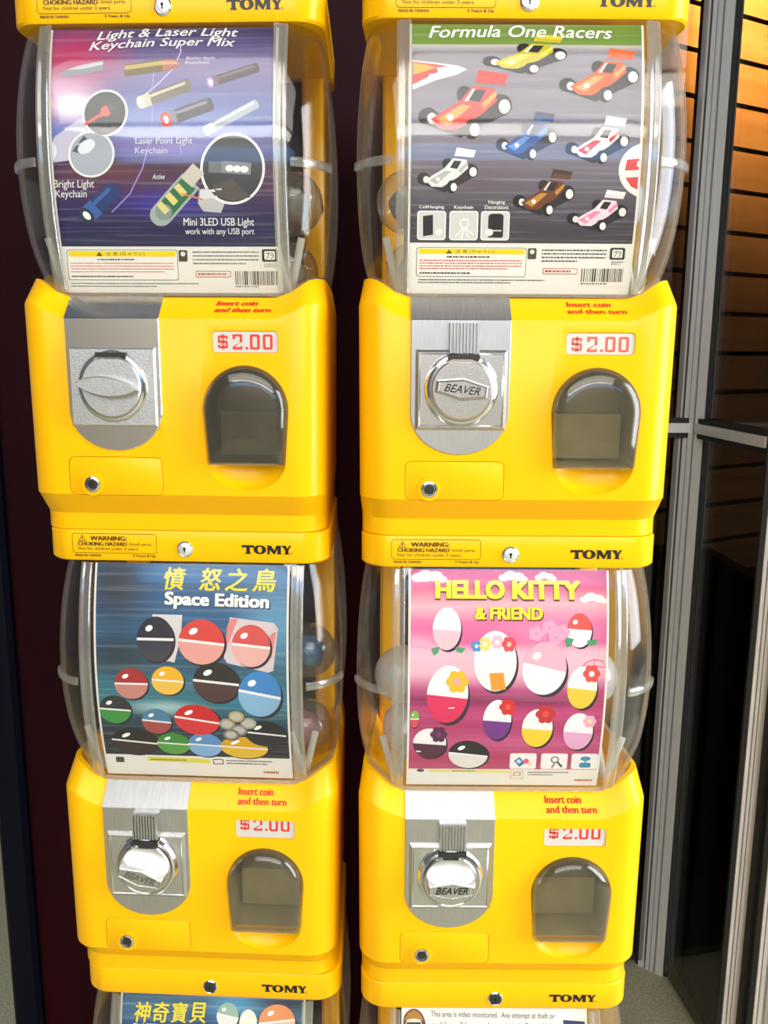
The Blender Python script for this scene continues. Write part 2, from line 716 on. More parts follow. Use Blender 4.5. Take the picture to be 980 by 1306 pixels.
def build_backboard(name, parent):
    bm = bmesh.new()
    plate(bm, rrect(-0.0968, 0.0968, Z_RIM - 0.002, Z_LID + 0.002, 0.002), 0.165, 0.1985, 0.002)
    return finish(name, bm, DARKP, parent)


# ----- coin mechanism
def plate_outline(h0=0.187):
    xl, xr = -0.0935, -0.0085
    cx, hw = (xl + xr) / 2, (xr - xl) / 2
    zc = 0.112
    pts = [(xr, h0), (xl, h0), (xl, zc)]
    pts += [(cx + hw * math.cos(PI + PI * i / 30), zc + 0.036 * math.sin(PI + PI * i / 30)) for i in range(1, 30)]
    pts += [(xr, zc)]
    return pts


def build_coinplate(mat):
    def f(name, parent):
        bm = bmesh.new()
        hb = Z_BEND - 0.0005
        plate(bm, plate_outline(hb), YB - 0.0014, YB - 0.0001, 0.0005)
        fn0, fn1 = on_slope(0.0002), on_slope(0.0014)
        L = (SLOPE[1] - SLOPE[0]).length
        a = [fn1(-0.0935, 0.0), fn1(-0.0085, 0.0), fn1(-0.0085, L), fn1(-0.0935, L)]
        b = [fn0(-0.0935, 0.0), fn0(-0.0085, 0.0), fn0(-0.0085, L), fn0(-0.0935, L)]
        a[0] = (-0.0935, YB - 0.0014, hb)
        a[1] = (-0.0085, YB - 0.0014, hb)
        loft(bm, [b, a])
        return finish(name, bm, mat, parent, 25)
    return f


def build_faceplate(kind):
    def f(name, parent):
        bm = bmesh.new()
        y0 = YB - 0.0014
        x0, x1, z0, z1 = KX - 0.0392, KX + 0.0392, 0.0978, 0.1662

        def rr(d, y):
            return [(x0 + d, y, z0 + d), (x1 - d, y, z0 + d), (x1 - d, y, z1 - d), (x0 + d, y, z1 - d)]
        if kind == 'frame':
            loft(bm, [rr(0, y0), rr(0.0002, y0 - 0.0012), rr(0.0026, y0 - 0.0036), rr(0.0034, y0 - 0.0036), rr(0.0042, y0 - 0.0028)])
        else:
            loft(bm, [rr(0, y0), rr(0, y0 - 0.0040), rr(0.0016, y0 - 0.0056)])
        return finish(name, bm, CAST if kind == 'frame' else CASTM, parent, 20)
    return f


def build_collar(name, parent):
    bm = bmesh.new()
    y0 = YB - 0.0042
    steps(bm, KX, KZ, [(0.0318, y0), (0.0316, y0 - 0.0022), (0.0296, y0 - 0.0052), (0.0276, y0 - 0.0062), (0.0262, y0 - 0.0050), (0.0262, y0 - 0.002)], 56)
    return finish(name, bm, CHROME, parent, 25)


def build_slotblock(name, parent):
    bm = bmesh.new()
    z0, z1 = 0.163, 0.188
    n = 9
    w = 0.0255
    x0 = KX - w / 2 + 0.0015
    prof = []
    for i in range(n):
        xa = x0 + w * i / n
        s = w / n
        prof += [(xa, -0.0090), (xa + s * 0.18, -0.0108), (xa + s * 0.62, -0.0108), (xa + s * 0.8, -0.0090)]
    prof += [(x0 + w, -0.0090), (x0 + w, -0.0005), (x0, -0.0005)]
    loft(bm, [[(x, YB + y, z0) for x, y in prof], [(x, YB + y, z1) for x, y in prof]])
    return finish(name, bm, STEEL, parent, 20)


def build_slot(name, parent):
    bm = bmesh.new()
    box(bm, KX - 0.0125, KX + 0.0145, YB - 0.0125, YB - 0.004, 0.1580, 0.1620)
    o = finish(name, bm, DARKM, parent)
    return o


def hexgrip(h, w=0.0218, e=0.0042, m=0.0085):
    return [(-w, -e), (0, -m), (w, -e), (w, e), (0, m), (-w, e)]


def build_knob(kind):
    def f(name, parent):
        bm = bmesh.new()
        y0 = YB - 0.0052
        rd = 0.0258 if kind != 'blade' else 0.0268
        cut = 0.0222 if kind != 'blade' else 0.0232

        def flat(r, y):
            return [(x, y, min(z, KZ + cut)) for x, z in circ(KX, KZ, r, 64)]
        loft(bm, [flat(rd, y0), flat(rd, y0 - 0.0062), flat(rd - 0.0012, y0 - 0.0075)])
        return finish(name, bm, CASTM if kind == 'blade' else CAST, parent, 25)
    return f


def rot(p, a):
    return (p[0] * math.cos(a) - p[1] * math.sin(a), p[0] * math.sin(a) + p[1] * math.cos(a))


def build_grip(kind, ang, tall):
    def f(name, parent):
        bm = bmesh.new()
        yk = YB - 0.0052 - 0.0075
        if kind == 'hex':
            base = [rot(p, ang) for p in hexgrip(0, 0.0228, 0.0054, 0.0098)]
            top = [rot(p, ang) for p in hexgrip(0, 0.0214, 0.0044, 0.0084)]
            top2 = [rot(p, ang) for p in hexgrip(0, 0.0205, 0.0037, 0.0076)]
            yt = yk - tall
            loft(bm, [[(KX + x, yk + 0.0005, KZ + z) for x, z in base], [(KX + x, yt + 0.0008, KZ + z) for x, z in top],
                      [(KX + x, yt, KZ + z) for x, z in top2], [(KX + x, yt + 0.0006, KZ + z) for x, z in scaled(top2, 0.93, (0, 0))]])
            o = finish(name, bm, CAST, parent, 22)
            bm = bmesh.new()
            c0 = yt + 0.0002

            def fn(x, z):
                q = rot((x, z), ang)
                return (KX + q[0], c0, KZ + q[1])
            put_text(bm, 'BEAVER', -0.0155, 0.0155, -0.0032, 0.0034, fn, 0.07, 0.35)
            finish('embossed_lettering', bm, pm('grey_lettering_metal', (0.42, 0.41, 0.39, 1), 0.5, 1.0), o, smooth=False)  # lettering lies flat; its greyer tone stands in for the relief
            return o
        lens = []
        for sgn in (1, -1):
            for i in range(13):
                t = -1 + 2 * i / 12
                if sgn < 0:
                    t = -t
                lens.append((0.0285 * t, sgn * 0.0088 * (1 - abs(t) ** 1.9) ** 0.75 + 0.0))
        seen = []
        for p in lens:
            if not seen or abs(p[0] - seen[-1][0]) + abs(p[1] - seen[-1][1]) > 1e-4:
                seen.append(p)
        if abs(seen[0][0] - seen[-1][0]) + abs(seen[0][1] - seen[-1][1]) < 1e-4:
            seen.pop()
        base = [rot(p, ang) for p in seen]
        loft(bm, [[(KX - 0.002 + x, yk + 0.0005, KZ + z) for x, z in base], [(KX - 0.002 + x * 0.98, yk - tall + 0.002, KZ + z) for x, z in base],
                  [(KX - 0.002 + x * 0.93, yk - tall, KZ + z * 0.86) for x, z in base]])
        return finish(name, bm, CASTM, parent, 30)
    return f


def coin_mech(unit, kind, ang, tall):
    cp = cached('plate' + kind, 'coin_plate', unit, build_coinplate(CHROME if kind == 'blade' else STEEL))
    fk = 'slab' if kind == 'blade' else 'frame'
    cached('face' + fk, 'coin_faceplate', cp, build_faceplate(fk))
    cached('collar', 'dial_collar', cp, build_collar)
    cached('slot', 'coin_slot', cp, build_slot)
    if kind != 'blade':
        cached('block', 'ribbed_slot_guide', cp, build_slotblock)
    kn = cached('knob' + kind, 'turn_knob', unit, build_knob(kind))
    build_grip(kind, ang, tall)('knob_grip', kn)


# ----- small front parts
def build_panel(name, parent):
    bm = bmesh.new()
    plate(bm, rrect(-0.0969, -0.0111, 0.0361, 0.0699, 0.0055), YB - 0.0001, YB + 0.0014, 0.0003)
    return finish(name, bm, YEL, parent)


def build_panel_lock(name, parent):
    bm = bmesh.new()
    cx, cz = -0.076, 0.0455
    steps(bm, cx, cz, [(0.0105, YB - 0.0002), (0.0103, YB - 0.0009), (0.0078, YB - 0.0009), (0.0072, YB + 0.0)], 40)
    o = finish(name, bm, YEL, parent, 30)
    bm = bmesh.new()
    steps(bm, cx, cz, [(0.0070, YB - 0.0002), (0.0070, YB - 0.0020), (0.0055, YB - 0.0026), (0.0050, YB - 0.0010)], 32)
    b = finish('lock_barrel', bm, CHROME, o, 30)
    bm = bmesh.new()
    steps(bm, cx, cz, [(0.0046, YB - 0.0009), (0.0046, YB - 0.0014), (0.0040, YB - 0.0016)], 28)
    box(bm, cx - 0.0008, cx + 0.0008, YB - 0.0022, YB - 0.001, cz - 0.0005, cz + 0.0038)
    finish('key_hole', bm, DARKM, o, 30)
    return o


def build_lid_lock(dark):
    def f(name, parent):
        bm = bmesh.new()
        cz = P - 0.0172
        steps(bm, 0, cz, [(0.0076, 0.001), (0.0076, -0.0010), (0.0066, -0.0018), (0.0060, -0.0014)], 40)
        o = finish(name, bm, CHROME, parent, 30)
        bm = bmesh.new()
        steps(bm, 0, cz, [(0.0058, 0.001), (0.0058, -0.0020), (0.0050, -0.0024)], 32)
        finish('lock_face', bm, DARKM if dark else pm('pale_lock_metal', (0.8, 0.8, 0.78, 1), 0.4, 0.6), o, 30)
        bm = bmesh.new()
        steps(bm, 0, cz + 0.0008, [(0.0013, -0.001), (0.0013, -0.0027)], 16)
        box(bm, -0.0006, 0.0006, -0.0027, -0.001, cz - 0.0028, cz + 0.001)
        finish('key_slot', bm, BLACK, o, 30)
        return o
    return f


def build_tag(pale, lift):
    def f(name, parent):
        bm = bmesh.new()
        plate(bm, rrect(TAGX - 0.0290, TAGX + 0.0290, TAGZ - 0.0089, TAGZ + 0.0089, 0.0030), YB + 0.0010, YB + 0.0019)
        o = finish(name, bm, TAGW, parent)
        bm = bmesh.new()
        y = YB + 0.0008
        zc = TAGZ + lift
        zt = TAGZ + 0.0087

        def seg(pts):
            # keep the part of a printed stroke that lies below the window edge
            q = [(x, min(z, zt)) for x, z in pts]
            put_poly(bm, q, lambda x, z: (x, y, z))
        h, w, s = 0.0064, 0.0043, 0.0022

        def rect(x0, x1, z0, z1):
            if z0 >= zt:
                return
            seg([(x0, z0), (x1, z0), (x1, z1), (x0, z1)])
        def zero(cx):
            o_ = rrect(cx - w, cx + w, zc - h, zc + h, 0.0016, 3)
            i_ = rrect(cx - w + s, cx + w - s, zc - h + s * .85, zc + h - s * .85, 0.0006, 3)
            put_strip(bm, [(a, min(b, zt)) for a, b in o_], [(a, min(b, zt)) for a, b in i_], lambda x, z: (x, y, z))
        def two(cx):
            rect(cx - w, cx + w, zc + h - s * .85, zc + h)
            rect(cx + w - s, cx + w, zc - 0.0004, zc + h - s * .85)
            rect(cx - w, cx - w + s, zc + h - s * 1.9, zc + h - s * .85)
            seg([(cx - w, zc - h + s * 1.0), (cx - w + s * .9, zc - h + s * .9), (cx + w, zc + 0.0012), (cx + w, zc + 0.0002), (cx + w - s, zc - 0.0004), (cx - w, zc - h + s)][:5])
            rect(cx - w, cx + w, zc - h, zc - h + s * .9)
            rect(cx + w - s * .7, cx + w, zc - h + s * .9, zc - h + s * 1.3)
        def dollar(cx):
            ss = 0.0017
            rect(cx - w, cx + w, zc + h * .55, zc + h * .82)
            rect(cx - w, cx - w + ss, zc, zc + h * .55)
            rect(cx - w, cx + w, zc - 0.0009, zc + 0.0009)
            rect(cx + w - ss, cx + w, zc - h * .6, zc - 0.0009)
            rect(cx - w, cx + w, zc - h * .84, zc - h * .58)
            rect(cx + w - ss, cx + w, zc + h * .35, zc + h * .55)
            rect(cx - w, cx - w + ss, zc - h * .58, zc - h * .38)
            rect(cx - 0.0011, cx - 0.0003, zc - h * 1.02, zc + h * 1.02)
            rect(cx + 0.0004, cx + 0.0012, zc - h * 1.02, zc + h * 1.02)
        dollar(TAGX - 0.0200)
        two(TAGX - 0.0070)
        rect(TAGX + 0.0002, TAGX + 0.0024, zc - h, zc - h + 0.0022)
        zero(TAGX + 0.0085)
        zero(TAGX + 0.0200)
        finish('price_lettering', bm, REDPALE if pale else REDINK, o, smooth=False)
        return o
    return f


def build_insert(style):
    def f(name, parent):
        bm = bmesh.new()
        fn = on_slope(0.0004)
        b, sh = (0.09, 0.35) if style == 'italic' else (0.07, 0.0)
        if style == 'narrow':
            put_text(bm, 'Insert coin', 0.0400, 0.0750, 0.0142, 0.0214, fn, 0.05)
            put_text(bm, 'and then turn', 0.0405, 0.0890, 0.0050, 0.0118, fn, 0.05)
        else:
            put_text(bm, 'Insert coin', 0.0400, 0.0780, 0.0155, 0.0212, fn, b, sh)
            put_text(bm, 'and then turn', 0.0395, 0.0905, 0.0072, 0.0125, fn, b, sh)
        return finish(name, bm, REDINK, parent, smooth=False)
    return f


def build_brand(name, parent):
    bm = bmesh.new()
    x0, x1 = 0.0545, 0.1005
    zc = P - 0.0165
    h = 0.0042
    fn = lambda x, z: (x, -0.0004, z)

    def poly(pts):
        put_poly(bm, pts, fn)
    # T with flared foot and serifs
    tw = 0.0118
    cx = x0 + tw / 2
    poly([(cx - tw / 2, zc + h), (cx - tw / 2, zc + h - 0.0034), (cx - tw / 2 + 0.0012, zc + h - 0.0022), (cx + tw / 2 - 0.0012, zc + h - 0.0022), (cx + tw / 2, zc + h - 0.0034), (cx + tw / 2, zc + h)])
    poly([(cx - 0.0017, zc + h - 0.0022), (cx - 0.0017, zc - h + 0.0016), (cx - 0.0034, zc - h), (cx + 0.0034, zc - h), (cx + 0.0017, zc - h + 0.0016), (cx + 0.0017, zc + h - 0.0022)])
    # O, heavy sides
    ox = x0 + 0.0171
    put_strip(bm, [(ox + 0.0060 * math.cos(t), zc + (h + .0001) * math.sin(t)) for t in [2 * PI * i / 36 for i in range(36)]],
              [(ox + 0.0021 * math.cos(t), zc + 0.0030 * math.sin(t)) for t in [2 * PI * i / 36 for i in range(36)]], fn)
    # M
    mx = x0 + 0.0235
    mw = 0.0142
    poly([(mx, zc - h), (mx + 0.0036, zc - h), (mx + 0.0029, zc - h + 0.001), (mx + 0.0029, zc + h), (mx - 0.0004, zc + h), (mx + 0.0008, zc + h - 0.001), (mx + 0.0008, zc - h + 0.001)])
    poly([(mx + mw - 0.0046, zc - h), (mx + mw, zc - h), (mx + mw - 0.0006, zc - h + 0.001), (mx + mw - 0.0006, zc + h - 0.001), (mx + mw + 0.0004, zc + h), (mx + mw - 0.0040, zc + h), (mx + mw - 0.0040, zc - h + 0.001)])
    poly([(mx + 0.0026, zc + h), (mx + 0.0026, zc + h - 0.0040), (mx + 0.0068, zc - h), (mx + 0.0078, zc - h), (mx + 0.0078, zc - h + 0.0030), (mx + 0.0042, zc + h)])
    poly([(mx + mw - 0.0036, zc + h), (mx + mw - 0.0038, zc + h - 0.0030), (mx + 0.0077, zc - h), (mx + 0.0070, zc - h), (mx + 0.0070, zc - h + 0.0022), (mx + mw - 0.0050, zc + h)])
    # Y
    yx = x0 + 0.0375
    poly([(yx, zc + h), (yx + 0.0044, zc + h), (yx + 0.0060, zc + 0.0003), (yx + 0.0046, zc - 0.0014)])
    poly([(yx + 0.0096, zc + h), (yx + 0.0074, zc + h), (yx + 0.0046, zc - 0.0004), (yx + 0.0062, zc - 0.0010)])
    poly([(yx + 0.0036, zc - 0.0002), (yx + 0.0036, zc - h + 0.0012), (yx + 0.0024, zc - h), (yx + 0.0080, zc - h), (yx + 0.0068, zc - h + 0.0012), (yx + 0.0068, zc - 0.0002)])
    put_strip(bm, circ(x1 - 0.0002 + 0.0012, zc - h + 0.0008, 0.0009, 14), circ(x1 - 0.0002 + 0.0012, zc - h + 0.0008, 0.0006, 14), fn)
    return finish(name, bm, BLKINK, parent, smooth=False)


def build_warning(name, parent):
    bm = bmesh.new()
    fn = lambda x, z: (x, -0.0004, z)
    x0, x1, zt, zb = -0.1085, -0.0270, P - 0.0034, P - 0.0222
    put_strip(bm, rrect(x0, x1, zb, zt, 0.003), rrect(x0 + .0004, x1 - .0004, zb + .0004, zt - .0004, 0.0026), fn)
    put_text(bm, 'WARNING:', x0 + 0.0175, x0 + 0.0530, zt - 0.0068, zt - 0.0026, fn, 0.08)
    put_text(bm, 'CHOKING HAZARD', x0 + 0.0055, x0 + 0.0530, zt - 0.0118, zt - 0.0082, fn, 0.07)
    put_text(bm, '-Small parts.', x0 + 0.0540, x0 + 0.0770, zt - 0.0122, zt - 0.0084, fn, 0.0)
    put_text(bm, 'Not for children under 3 years.', x0 + 0.0055, x0 + 0.0640, zt - 0.0168, zt - 0.0130, fn, 0.0)
    put_text(bm, 'MADE IN TAIWAN', x0 + 0.0022, x0 + 0.0270, zb - 0.0034, zb - 0.0012, fn, 0.05)
    put_text(bm, '3 Years & Up', x0 + 0.0580, x0 + 0.0800, zb - 0.0038, zb - 0.0010, fn, 0.05)
    t = (x0 + 0.0100, zt - 0.0046)
    put_strip(bm, [(t[0] - 0.0038, t[1] - 0.0030), (t[0] + 0.0038, t[1] - 0.0030), (t[0], t[1] + 0.0034)],
              [(t[0] - 0.0030, t[1] - 0.0025), (t[0] + 0.0030, t[1] - 0.0025), (t[0], t[1] + 0.0025)], fn)
    put_poly(bm, [(t[0] - 0.0004, t[1] - 0.001), (t[0] + 0.0004, t[1] - 0.001), (t[0] + 0.0005, t[1] + 0.0012), (t[0] - 0.0005, t[1] + 0.0012)], fn)
    put_poly(bm, [(t[0] - 0.0004, t[1] - 0.0021), (t[0] + 0.0004, t[1] - 0.0021), (t[0] + 0.0004, t[1] - 0.0014), (t[0] - 0.0004, t[1] - 0.0014)], fn)
    return finish(name, bm, BRNINK, parent, smooth=False)


def machine(loc, rz, label, mech, insert, pale, taglift, warning, darklock, lidshift=0.0, width=1.0):
    u = empty('capsule_vending_machine', loc, rz, label, 'capsule machine', 'capsule machines in two stacks')
    cached('body', 'machine_body', u, build_body)
    if mech[0] == 'blade':
        build_chute_bin('chute_bin', u, noisy('dark_bin_plastic', '#2e2618', '#5c5238', 30, 0.5))
    else:
        cached('bin', 'chute_bin', u, build_chute_bin)
    d = cached('door', 'chute_door', u, build_door)
    if not any(c.name.startswith('door_lip') for c in d.children):
        c = [c for c in _CACHE['door'].children][0].copy()
        COL.objects.link(c)
        c.parent = d
    g = cached('globe', 'globe', u, build_globe)
    if not g.children:
        c = [c for c in _CACHE['globe'].children][0].copy()
        COL.objects.link(c)
        c.parent = g
    for s in (-1, 1):
        cached('rib%d' % s, 'globe_rib', u, build_rib(s))
        cached('latch%d' % s, 'globe_latch', u, build_latch(s))
        cached('post%d' % s, 'back_post', u, build_post(s))
        for l in (0, 1):
            cached('sup%d%d' % (s, l), 'support_stick', u, build_sup(s, l))
    cached('backboard', 'back_board', u, build_backboard)
    u.scale = (width, 1, 1)
    lid = cached('lid', 'lid', u, build_lid)
    lid.location.x = lidshift
    lk = build_lid_lock(darklock)('lid_lock', lid)
    cached('brand', 'brand_lettering', lid, build_brand)
    if warning:
        cached('warning', 'warning_print', lid, build_warning)
    coin_mech(u, *mech)
    pn = cached('panel', 'service_panel', u, build_panel)
    build_panel_lock('panel_lock', u)
    build_tag(pale, taglift)('price_tag', u)
    cached('insert' + insert, 'coin_instruction_lettering', u, build_insert(insert))
    return u


# ------------------------------------------------------------------ printed cards
class Card:
    """a printed sheet bowed behind the globe front; artwork drawn in the sheet's own units"""

    def __init__(self, unit_loc, rz, name, label, L0, L1, R0, R1, T, B, x0, x1, z0, z1, bgmat=None, bgbottom=None):
        self.q = (L0, L1, R0, R1, T, B)
        self.box = (x0, x1, z0, z1)
        self.root = empty(name, unit_loc, rz, label, 'display card', 'printed cards in the machine globes')
        bm = bmesh.new()
        n = 24
        rf, rb_ = [], []
        for i in range(n + 1):
            z = z0 + (z1 - z0) * i / n
            rf.append([bm.verts.new((x, card_y(x, z) + 0.0012, z)) for x in (x0 - 0.002, x1 + 0.002)])
            rb_.append([bm.verts.new((x, card_y(x, z) + 0.0020, z)) for x in (x0 - 0.002, x1 + 0.002)])
        for i in range(n):
            bm.faces.new((rf[i][0], rf[i][1], rf[i + 1][1], rf[i + 1][0]))
            bm.faces.new((rb_[i][1], rb_[i][0], rb_[i + 1][0], rb_[i + 1][1]))
            bm.faces.new((rf[i][0], rf[i + 1][0], rb_[i + 1][0], rb_[i][0]))
            bm.faces.new((rf[i][1], rb_[i][1], rb_[i + 1][1], rf[i + 1][1]))
        bm.faces.new((rf[0][0], rb_[0][0], rb_[0][1], rf[0][1]))
        bm.faces.new((rf[n][0], rf[n][1], rb_[n][1], rb_[n][0]))
        finish('card_sheet', bm, PAPER, self.root, 60)
        if bgmat:
            bm = bmesh.new()
            uvl = bm.loops.layers.uv.new('UVMap')
            b = self.uv(0, bgbottom)[1]
            rows = []
            for i in range(n + 1):
                z = b + (z1 - b) * i / n
                rows.append([(bm.verts.new((x0 + (x1 - x0) * k, card_y(0, z) + 0.0011, z)), (k, i / n)) for k in (0, 1)])
            for i in range(n):
                quad = [rows[i][0], rows[i][1], rows[i + 1][1], rows[i + 1][0]]
                f = bm.faces.new([v for v, _ in quad])
                for lp, (_, uvc) in zip(f.loops, quad):
                    lp[uvl].uv = uvc
            finish('printed_scene', bm, bgmat, self.root, 60, recalc=False)
        self.bm = None

    def uv(self, X, Y):
        L0, L1, R0, R1, T, B = self.q
        t = (Y - T) / (B - T)
        l = L0 + (L1 - L0) * t
        r = R0 + (R1 - R0) * t
        x0, x1, z0, z1 = self.box
        return x0 + (X - l) / (r - l) * (x1 - x0), z1 + (z0 - z1) * t

    def item(self, name, base=0):
        self.flush()
        self.name = name
        self.bm = bmesh.new()
        self.mats = []
        self.layer = base
        return self

    def mi(self, h):
        m = ink(h)
        if m not in self.mats:
            self.mats.append(m)
        return self.mats.index(m)

    def poly(self, pts, h, same=False):
        if not same:
            self.layer += 1
        k = self.mi(h)
        vs = [self.bm.verts.new((self.uv(*p)[0], -self.layer * 0.00002, self.uv(*p)[1])) for p in pts]
        try:
            f = self.bm.faces.new(vs)
            f.material_index = k
        except ValueError:
            pass
        return self

    def ell(self, cx, cy, rx, ry, h, ang=0.0, n=28, a0=0, a1=360):
        ca, sa = math.cos(R(ang)), math.sin(R(ang))
        full = a1 - a0 >= 360
        pts = []
        for i in range(n + (0 if full else 1)):
            t = R(a0 + (a1 - a0) * i / n)
            u, v = rx * math.cos(t), ry * math.sin(t)
            pts.append((cx + u * ca - v * sa, cy + u * sa + v * ca))
        return self.poly(pts, h)

    def rr(self, x0, y0, x1, y1, r, h):
        return self.poly(rrect(x0, x1, y0, y1, r, 4), h)

    def bar(self, xa, ya, xb, yb, w, h, w2=None):
        w2 = w if w2 is None else w2
        d = Vector((xb - xa, yb - ya))
        d.normalize()
        n = Vector((-d.y, d.x))
        return self.poly([(xa + n.x * w / 2, ya + n.y * w / 2), (xb + n.x * w2 / 2, yb + n.y * w2 / 2), (xb - n.x * w2 / 2, yb - n.y * w2 / 2), (xa - n.x * w / 2, ya - n.y * w / 2)], h)

    def curve(self, pts, w, h):
        self.layer += 1
        k = self.mi(h)
        ring = []
        for i, p in enumerate(pts):
            a = Vector(pts[max(0, i - 1)])
            b = Vector(pts[min(len(pts) - 1, i + 1)])
            d = (b - a).normalized()
            n = Vector((-d.y, d.x)) * (w / 2)
            row = []
            for s in (1, -1):
                u, z = self.uv(p[0] + n.x * s, p[1] + n.y * s)
                row.append(self.bm.verts.new((u, -self.layer * 0.00002, z)))
            ring.append(row)
        for a, b in zip(ring, ring[1:]):
            self.bm.faces.new((a[0], a[1], b[1], b[0])).material_index = k
        return self

    def text(self, s, x0, y0, x1, y1, h, bold=0.0, shear=0.0, slant=0.0, arc=0.0):
        if bold > 0:
            d = bold * abs(y1 - y0) * 0.9
            e = d * 0.5
            passes = ((-1, 0), (1, 0), (0, 1), (0, -1)) if bold < 0.05 else ((-1, -1), (0, -1), (1, -1), (-1, 1), (0, 1), (1, 1), (-1, 0), (1, 0))
            for kx, ky in passes:
                self.text(s, x0 + d + kx * d, y0 + e + ky * e, x1 - d + kx * d, y1 - e + ky * e, h, 0.0, shear, slant, arc)
            return self
        self.layer += 1
        k = self.mi(h)
        vs, fs = text_fit(s, x0, x1, 0.0, 1.0, bold, shear)
        bv = []
        for x, t in vs:
            f = (x - x0) / (x1 - x0)
            Y = y1 + (y0 - y1) * t + slant * f + arc * 4 * f * (1 - f)
            u, z = self.uv(x, Y)
            bv.append(self.bm.verts.new((u, -self.layer * 0.00002, z)))
        for f in fs:
            try:
                self.bm.faces.new([bv[i] for i in f]).material_index = k
            except ValueError:
                pass
        return self

    def flush(self):
        if self.bm is None:
            return
        bm = self.bm
        z0 = self.box[2]
        lo = min((v.co.z for v in bm.verts), default=0)
        hi = max((v.co.z for v in bm.verts), default=0)
        zz = z0
        while zz < hi:
            if zz > lo:
                bmesh.ops.bisect_plane(bm, geom=bm.verts[:] + bm.edges[:] + bm.faces[:], plane_co=(0, 0, zz), plane_no=(0, 0, 1), dist=1e-7)
            zz += 0.009
        for v in bm.verts:
            v.co.x = max(self.box[0], min(self.box[1], v.co.x))
            v.co.z = max(self.box[2], min(self.box[3], v.co.z))
            v.co.y = card_y(0, v.co.z) + 0.0010 + v.co.y
        for f in bm.faces:
            f.normal_update()
            if f.normal.y > 0:
                f.normal_flip()
        finish(self.name, bm, self.mats, self.root, smooth=False, recalc=False)
        self.bm = None


def scene_mat(name, stops, blobs=(), streak=0.0, wob=0.06, nscale=2.2, xs=0.5, ys=3.0, xgrad=None):
    """printed artwork colours: bands down the sheet, soft spots and streaks"""
    m = pm(name, (0.5, 0.5, 0.5, 1), 0.5, spec=0.3)
    nt = m.node_tree
    N, L = nt.nodes, nt.links
    b = N['Principled BSDF']
    uv = N.new('ShaderNodeUVMap')
    uv.uv_map = 'UVMap'
    sep = N.new('ShaderNodeSeparateXYZ')
    L.new(uv.outputs[0], sep.inputs[0])
    mp = N.new('ShaderNodeMapping')
    mp.inputs['Scale'].default_value = (xs, ys, 1)
    L.new(uv.outputs[0], mp.inputs[0])
    nz = N.new('ShaderNodeTexNoise')
    nz.inputs['Scale'].default_value = nscale
    nz.inputs['Detail'].default_value = 5
    L.new(mp.outputs[0], nz.inputs[0])
    ma = N.new('ShaderNodeMath')
    ma.operation = 'MULTIPLY_ADD'
    ma.inputs[1].default_value = wob * 2
    L.new(nz.outputs[0], ma.inputs[0])
    sub = N.new('ShaderNodeMath')
    sub.operation = 'SUBTRACT'
    sub.inputs[0].default_value = 1.0 - wob
    L.new(sep.outputs['Y'], sub.inputs[1])
    L.new(sub.outputs[0], ma.inputs[2])
    rp = N.new('ShaderNodeValToRGB')
    el = rp.color_ramp.elements
    while len(el) > 1:
        el.remove(el[-1])
    el[0].position, el[0].color = stops[0][0], hexc(stops[0][1])
    for p, c in stops[1:]:
        e = el.new(p)
        e.color = hexc(c)
    L.new(ma.outputs[0], rp.inputs[0])
    cur = rp.outputs[0]

    def mix(fac, a, col):
        mx = N.new('ShaderNodeMix')
        mx.data_type = 'RGBA'
        L.new(fac, mx.inputs[0])
        L.new(a, mx.inputs[6])
        mx.inputs[7].default_value = hexc(col)
        return mx.outputs[2]
    for cx, cy, rx, ry, col, amt in blobs:
        m2 = N.new('ShaderNodeMapping')
        m2.inputs['Location'].default_value = (-cx / rx, -(1 - cy) / ry, 0)
        m2.inputs['Scale'].default_value = (1 / rx, 1 / ry, 0)
        L.new(uv.outputs[0], m2.inputs[0])
        ln = N.new('ShaderNodeVectorMath')
        ln.operation = 'LENGTH'
        L.new(m2.outputs[0], ln.inputs[0])
        mr = N.new('ShaderNodeMapRange')
        mr.interpolation_type = 'SMOOTHSTEP'
        mr.inputs['From Min'].default_value = 1.0
        mr.inputs['From Max'].default_value = 0.0
        mr.inputs['To Min'].default_value = 0.0
        mr.inputs['To Max'].default_value = amt
        L.new(ln.outputs['Value'], mr.inputs[0])
        cur = mix(mr.outputs[0], cur, col)
    if streak:
        m3 = N.new('ShaderNodeMapping')
        m3.inputs['Scale'].default_value = (0.8, 34, 1)
        m3.inputs['Rotation'].default_value = (0, 0, 0.06)
        L.new(uv.outputs[0], m3.inputs[0])
        n2 = N.new('ShaderNodeTexNoise')
        n2.inputs['Scale'].default_value = 1.6
        n2.inputs['Detail'].default_value = 3
        L.new(m3.outputs[0], n2.inputs[0])
        mr = N.new('ShaderNodeMapRange')
        mr.inputs['From Min'].default_value = 0.5
        mr.inputs['From Max'].default_value = 0.8
        mr.inputs['To Max'].default_value = streak
        L.new(n2.outputs[0], mr.inputs[0])
        cur = mix(mr.outputs[0], cur, '#c8ccd8')
    L.new(cur, b.inputs['Base Color'])
    return m


def fine_print(c, x0, y0, x1, y1, rows, col, w=2.2, gap=0.35, slant=0.0):
    """lines of print too small to read in the photograph"""
    rnd = random.Random(int(x0 * 7 + y0 * 13))
    c.layer += 1
    for r in range(rows):
        y = y0 + (y1 - y0) * (r + 0.5) / rows
        x = x0
        end = x1 if r < rows - 1 else x0 + (x1 - x0) * rnd.uniform(0.55, 0.95)
        while x < end:
            d = rnd.uniform(2.0, 7.5)
            s0 = slant * (x - x0) / (x1 - x0)
            c.poly([(x, y - w / 2 + s0), (min(x + d, end), y - w / 2 + s0), (min(x + d, end), y + w / 2 + s0), (x, y + w / 2 + s0)], col, same=True)
            x += d + rnd.uniform(1.0, 2.6)


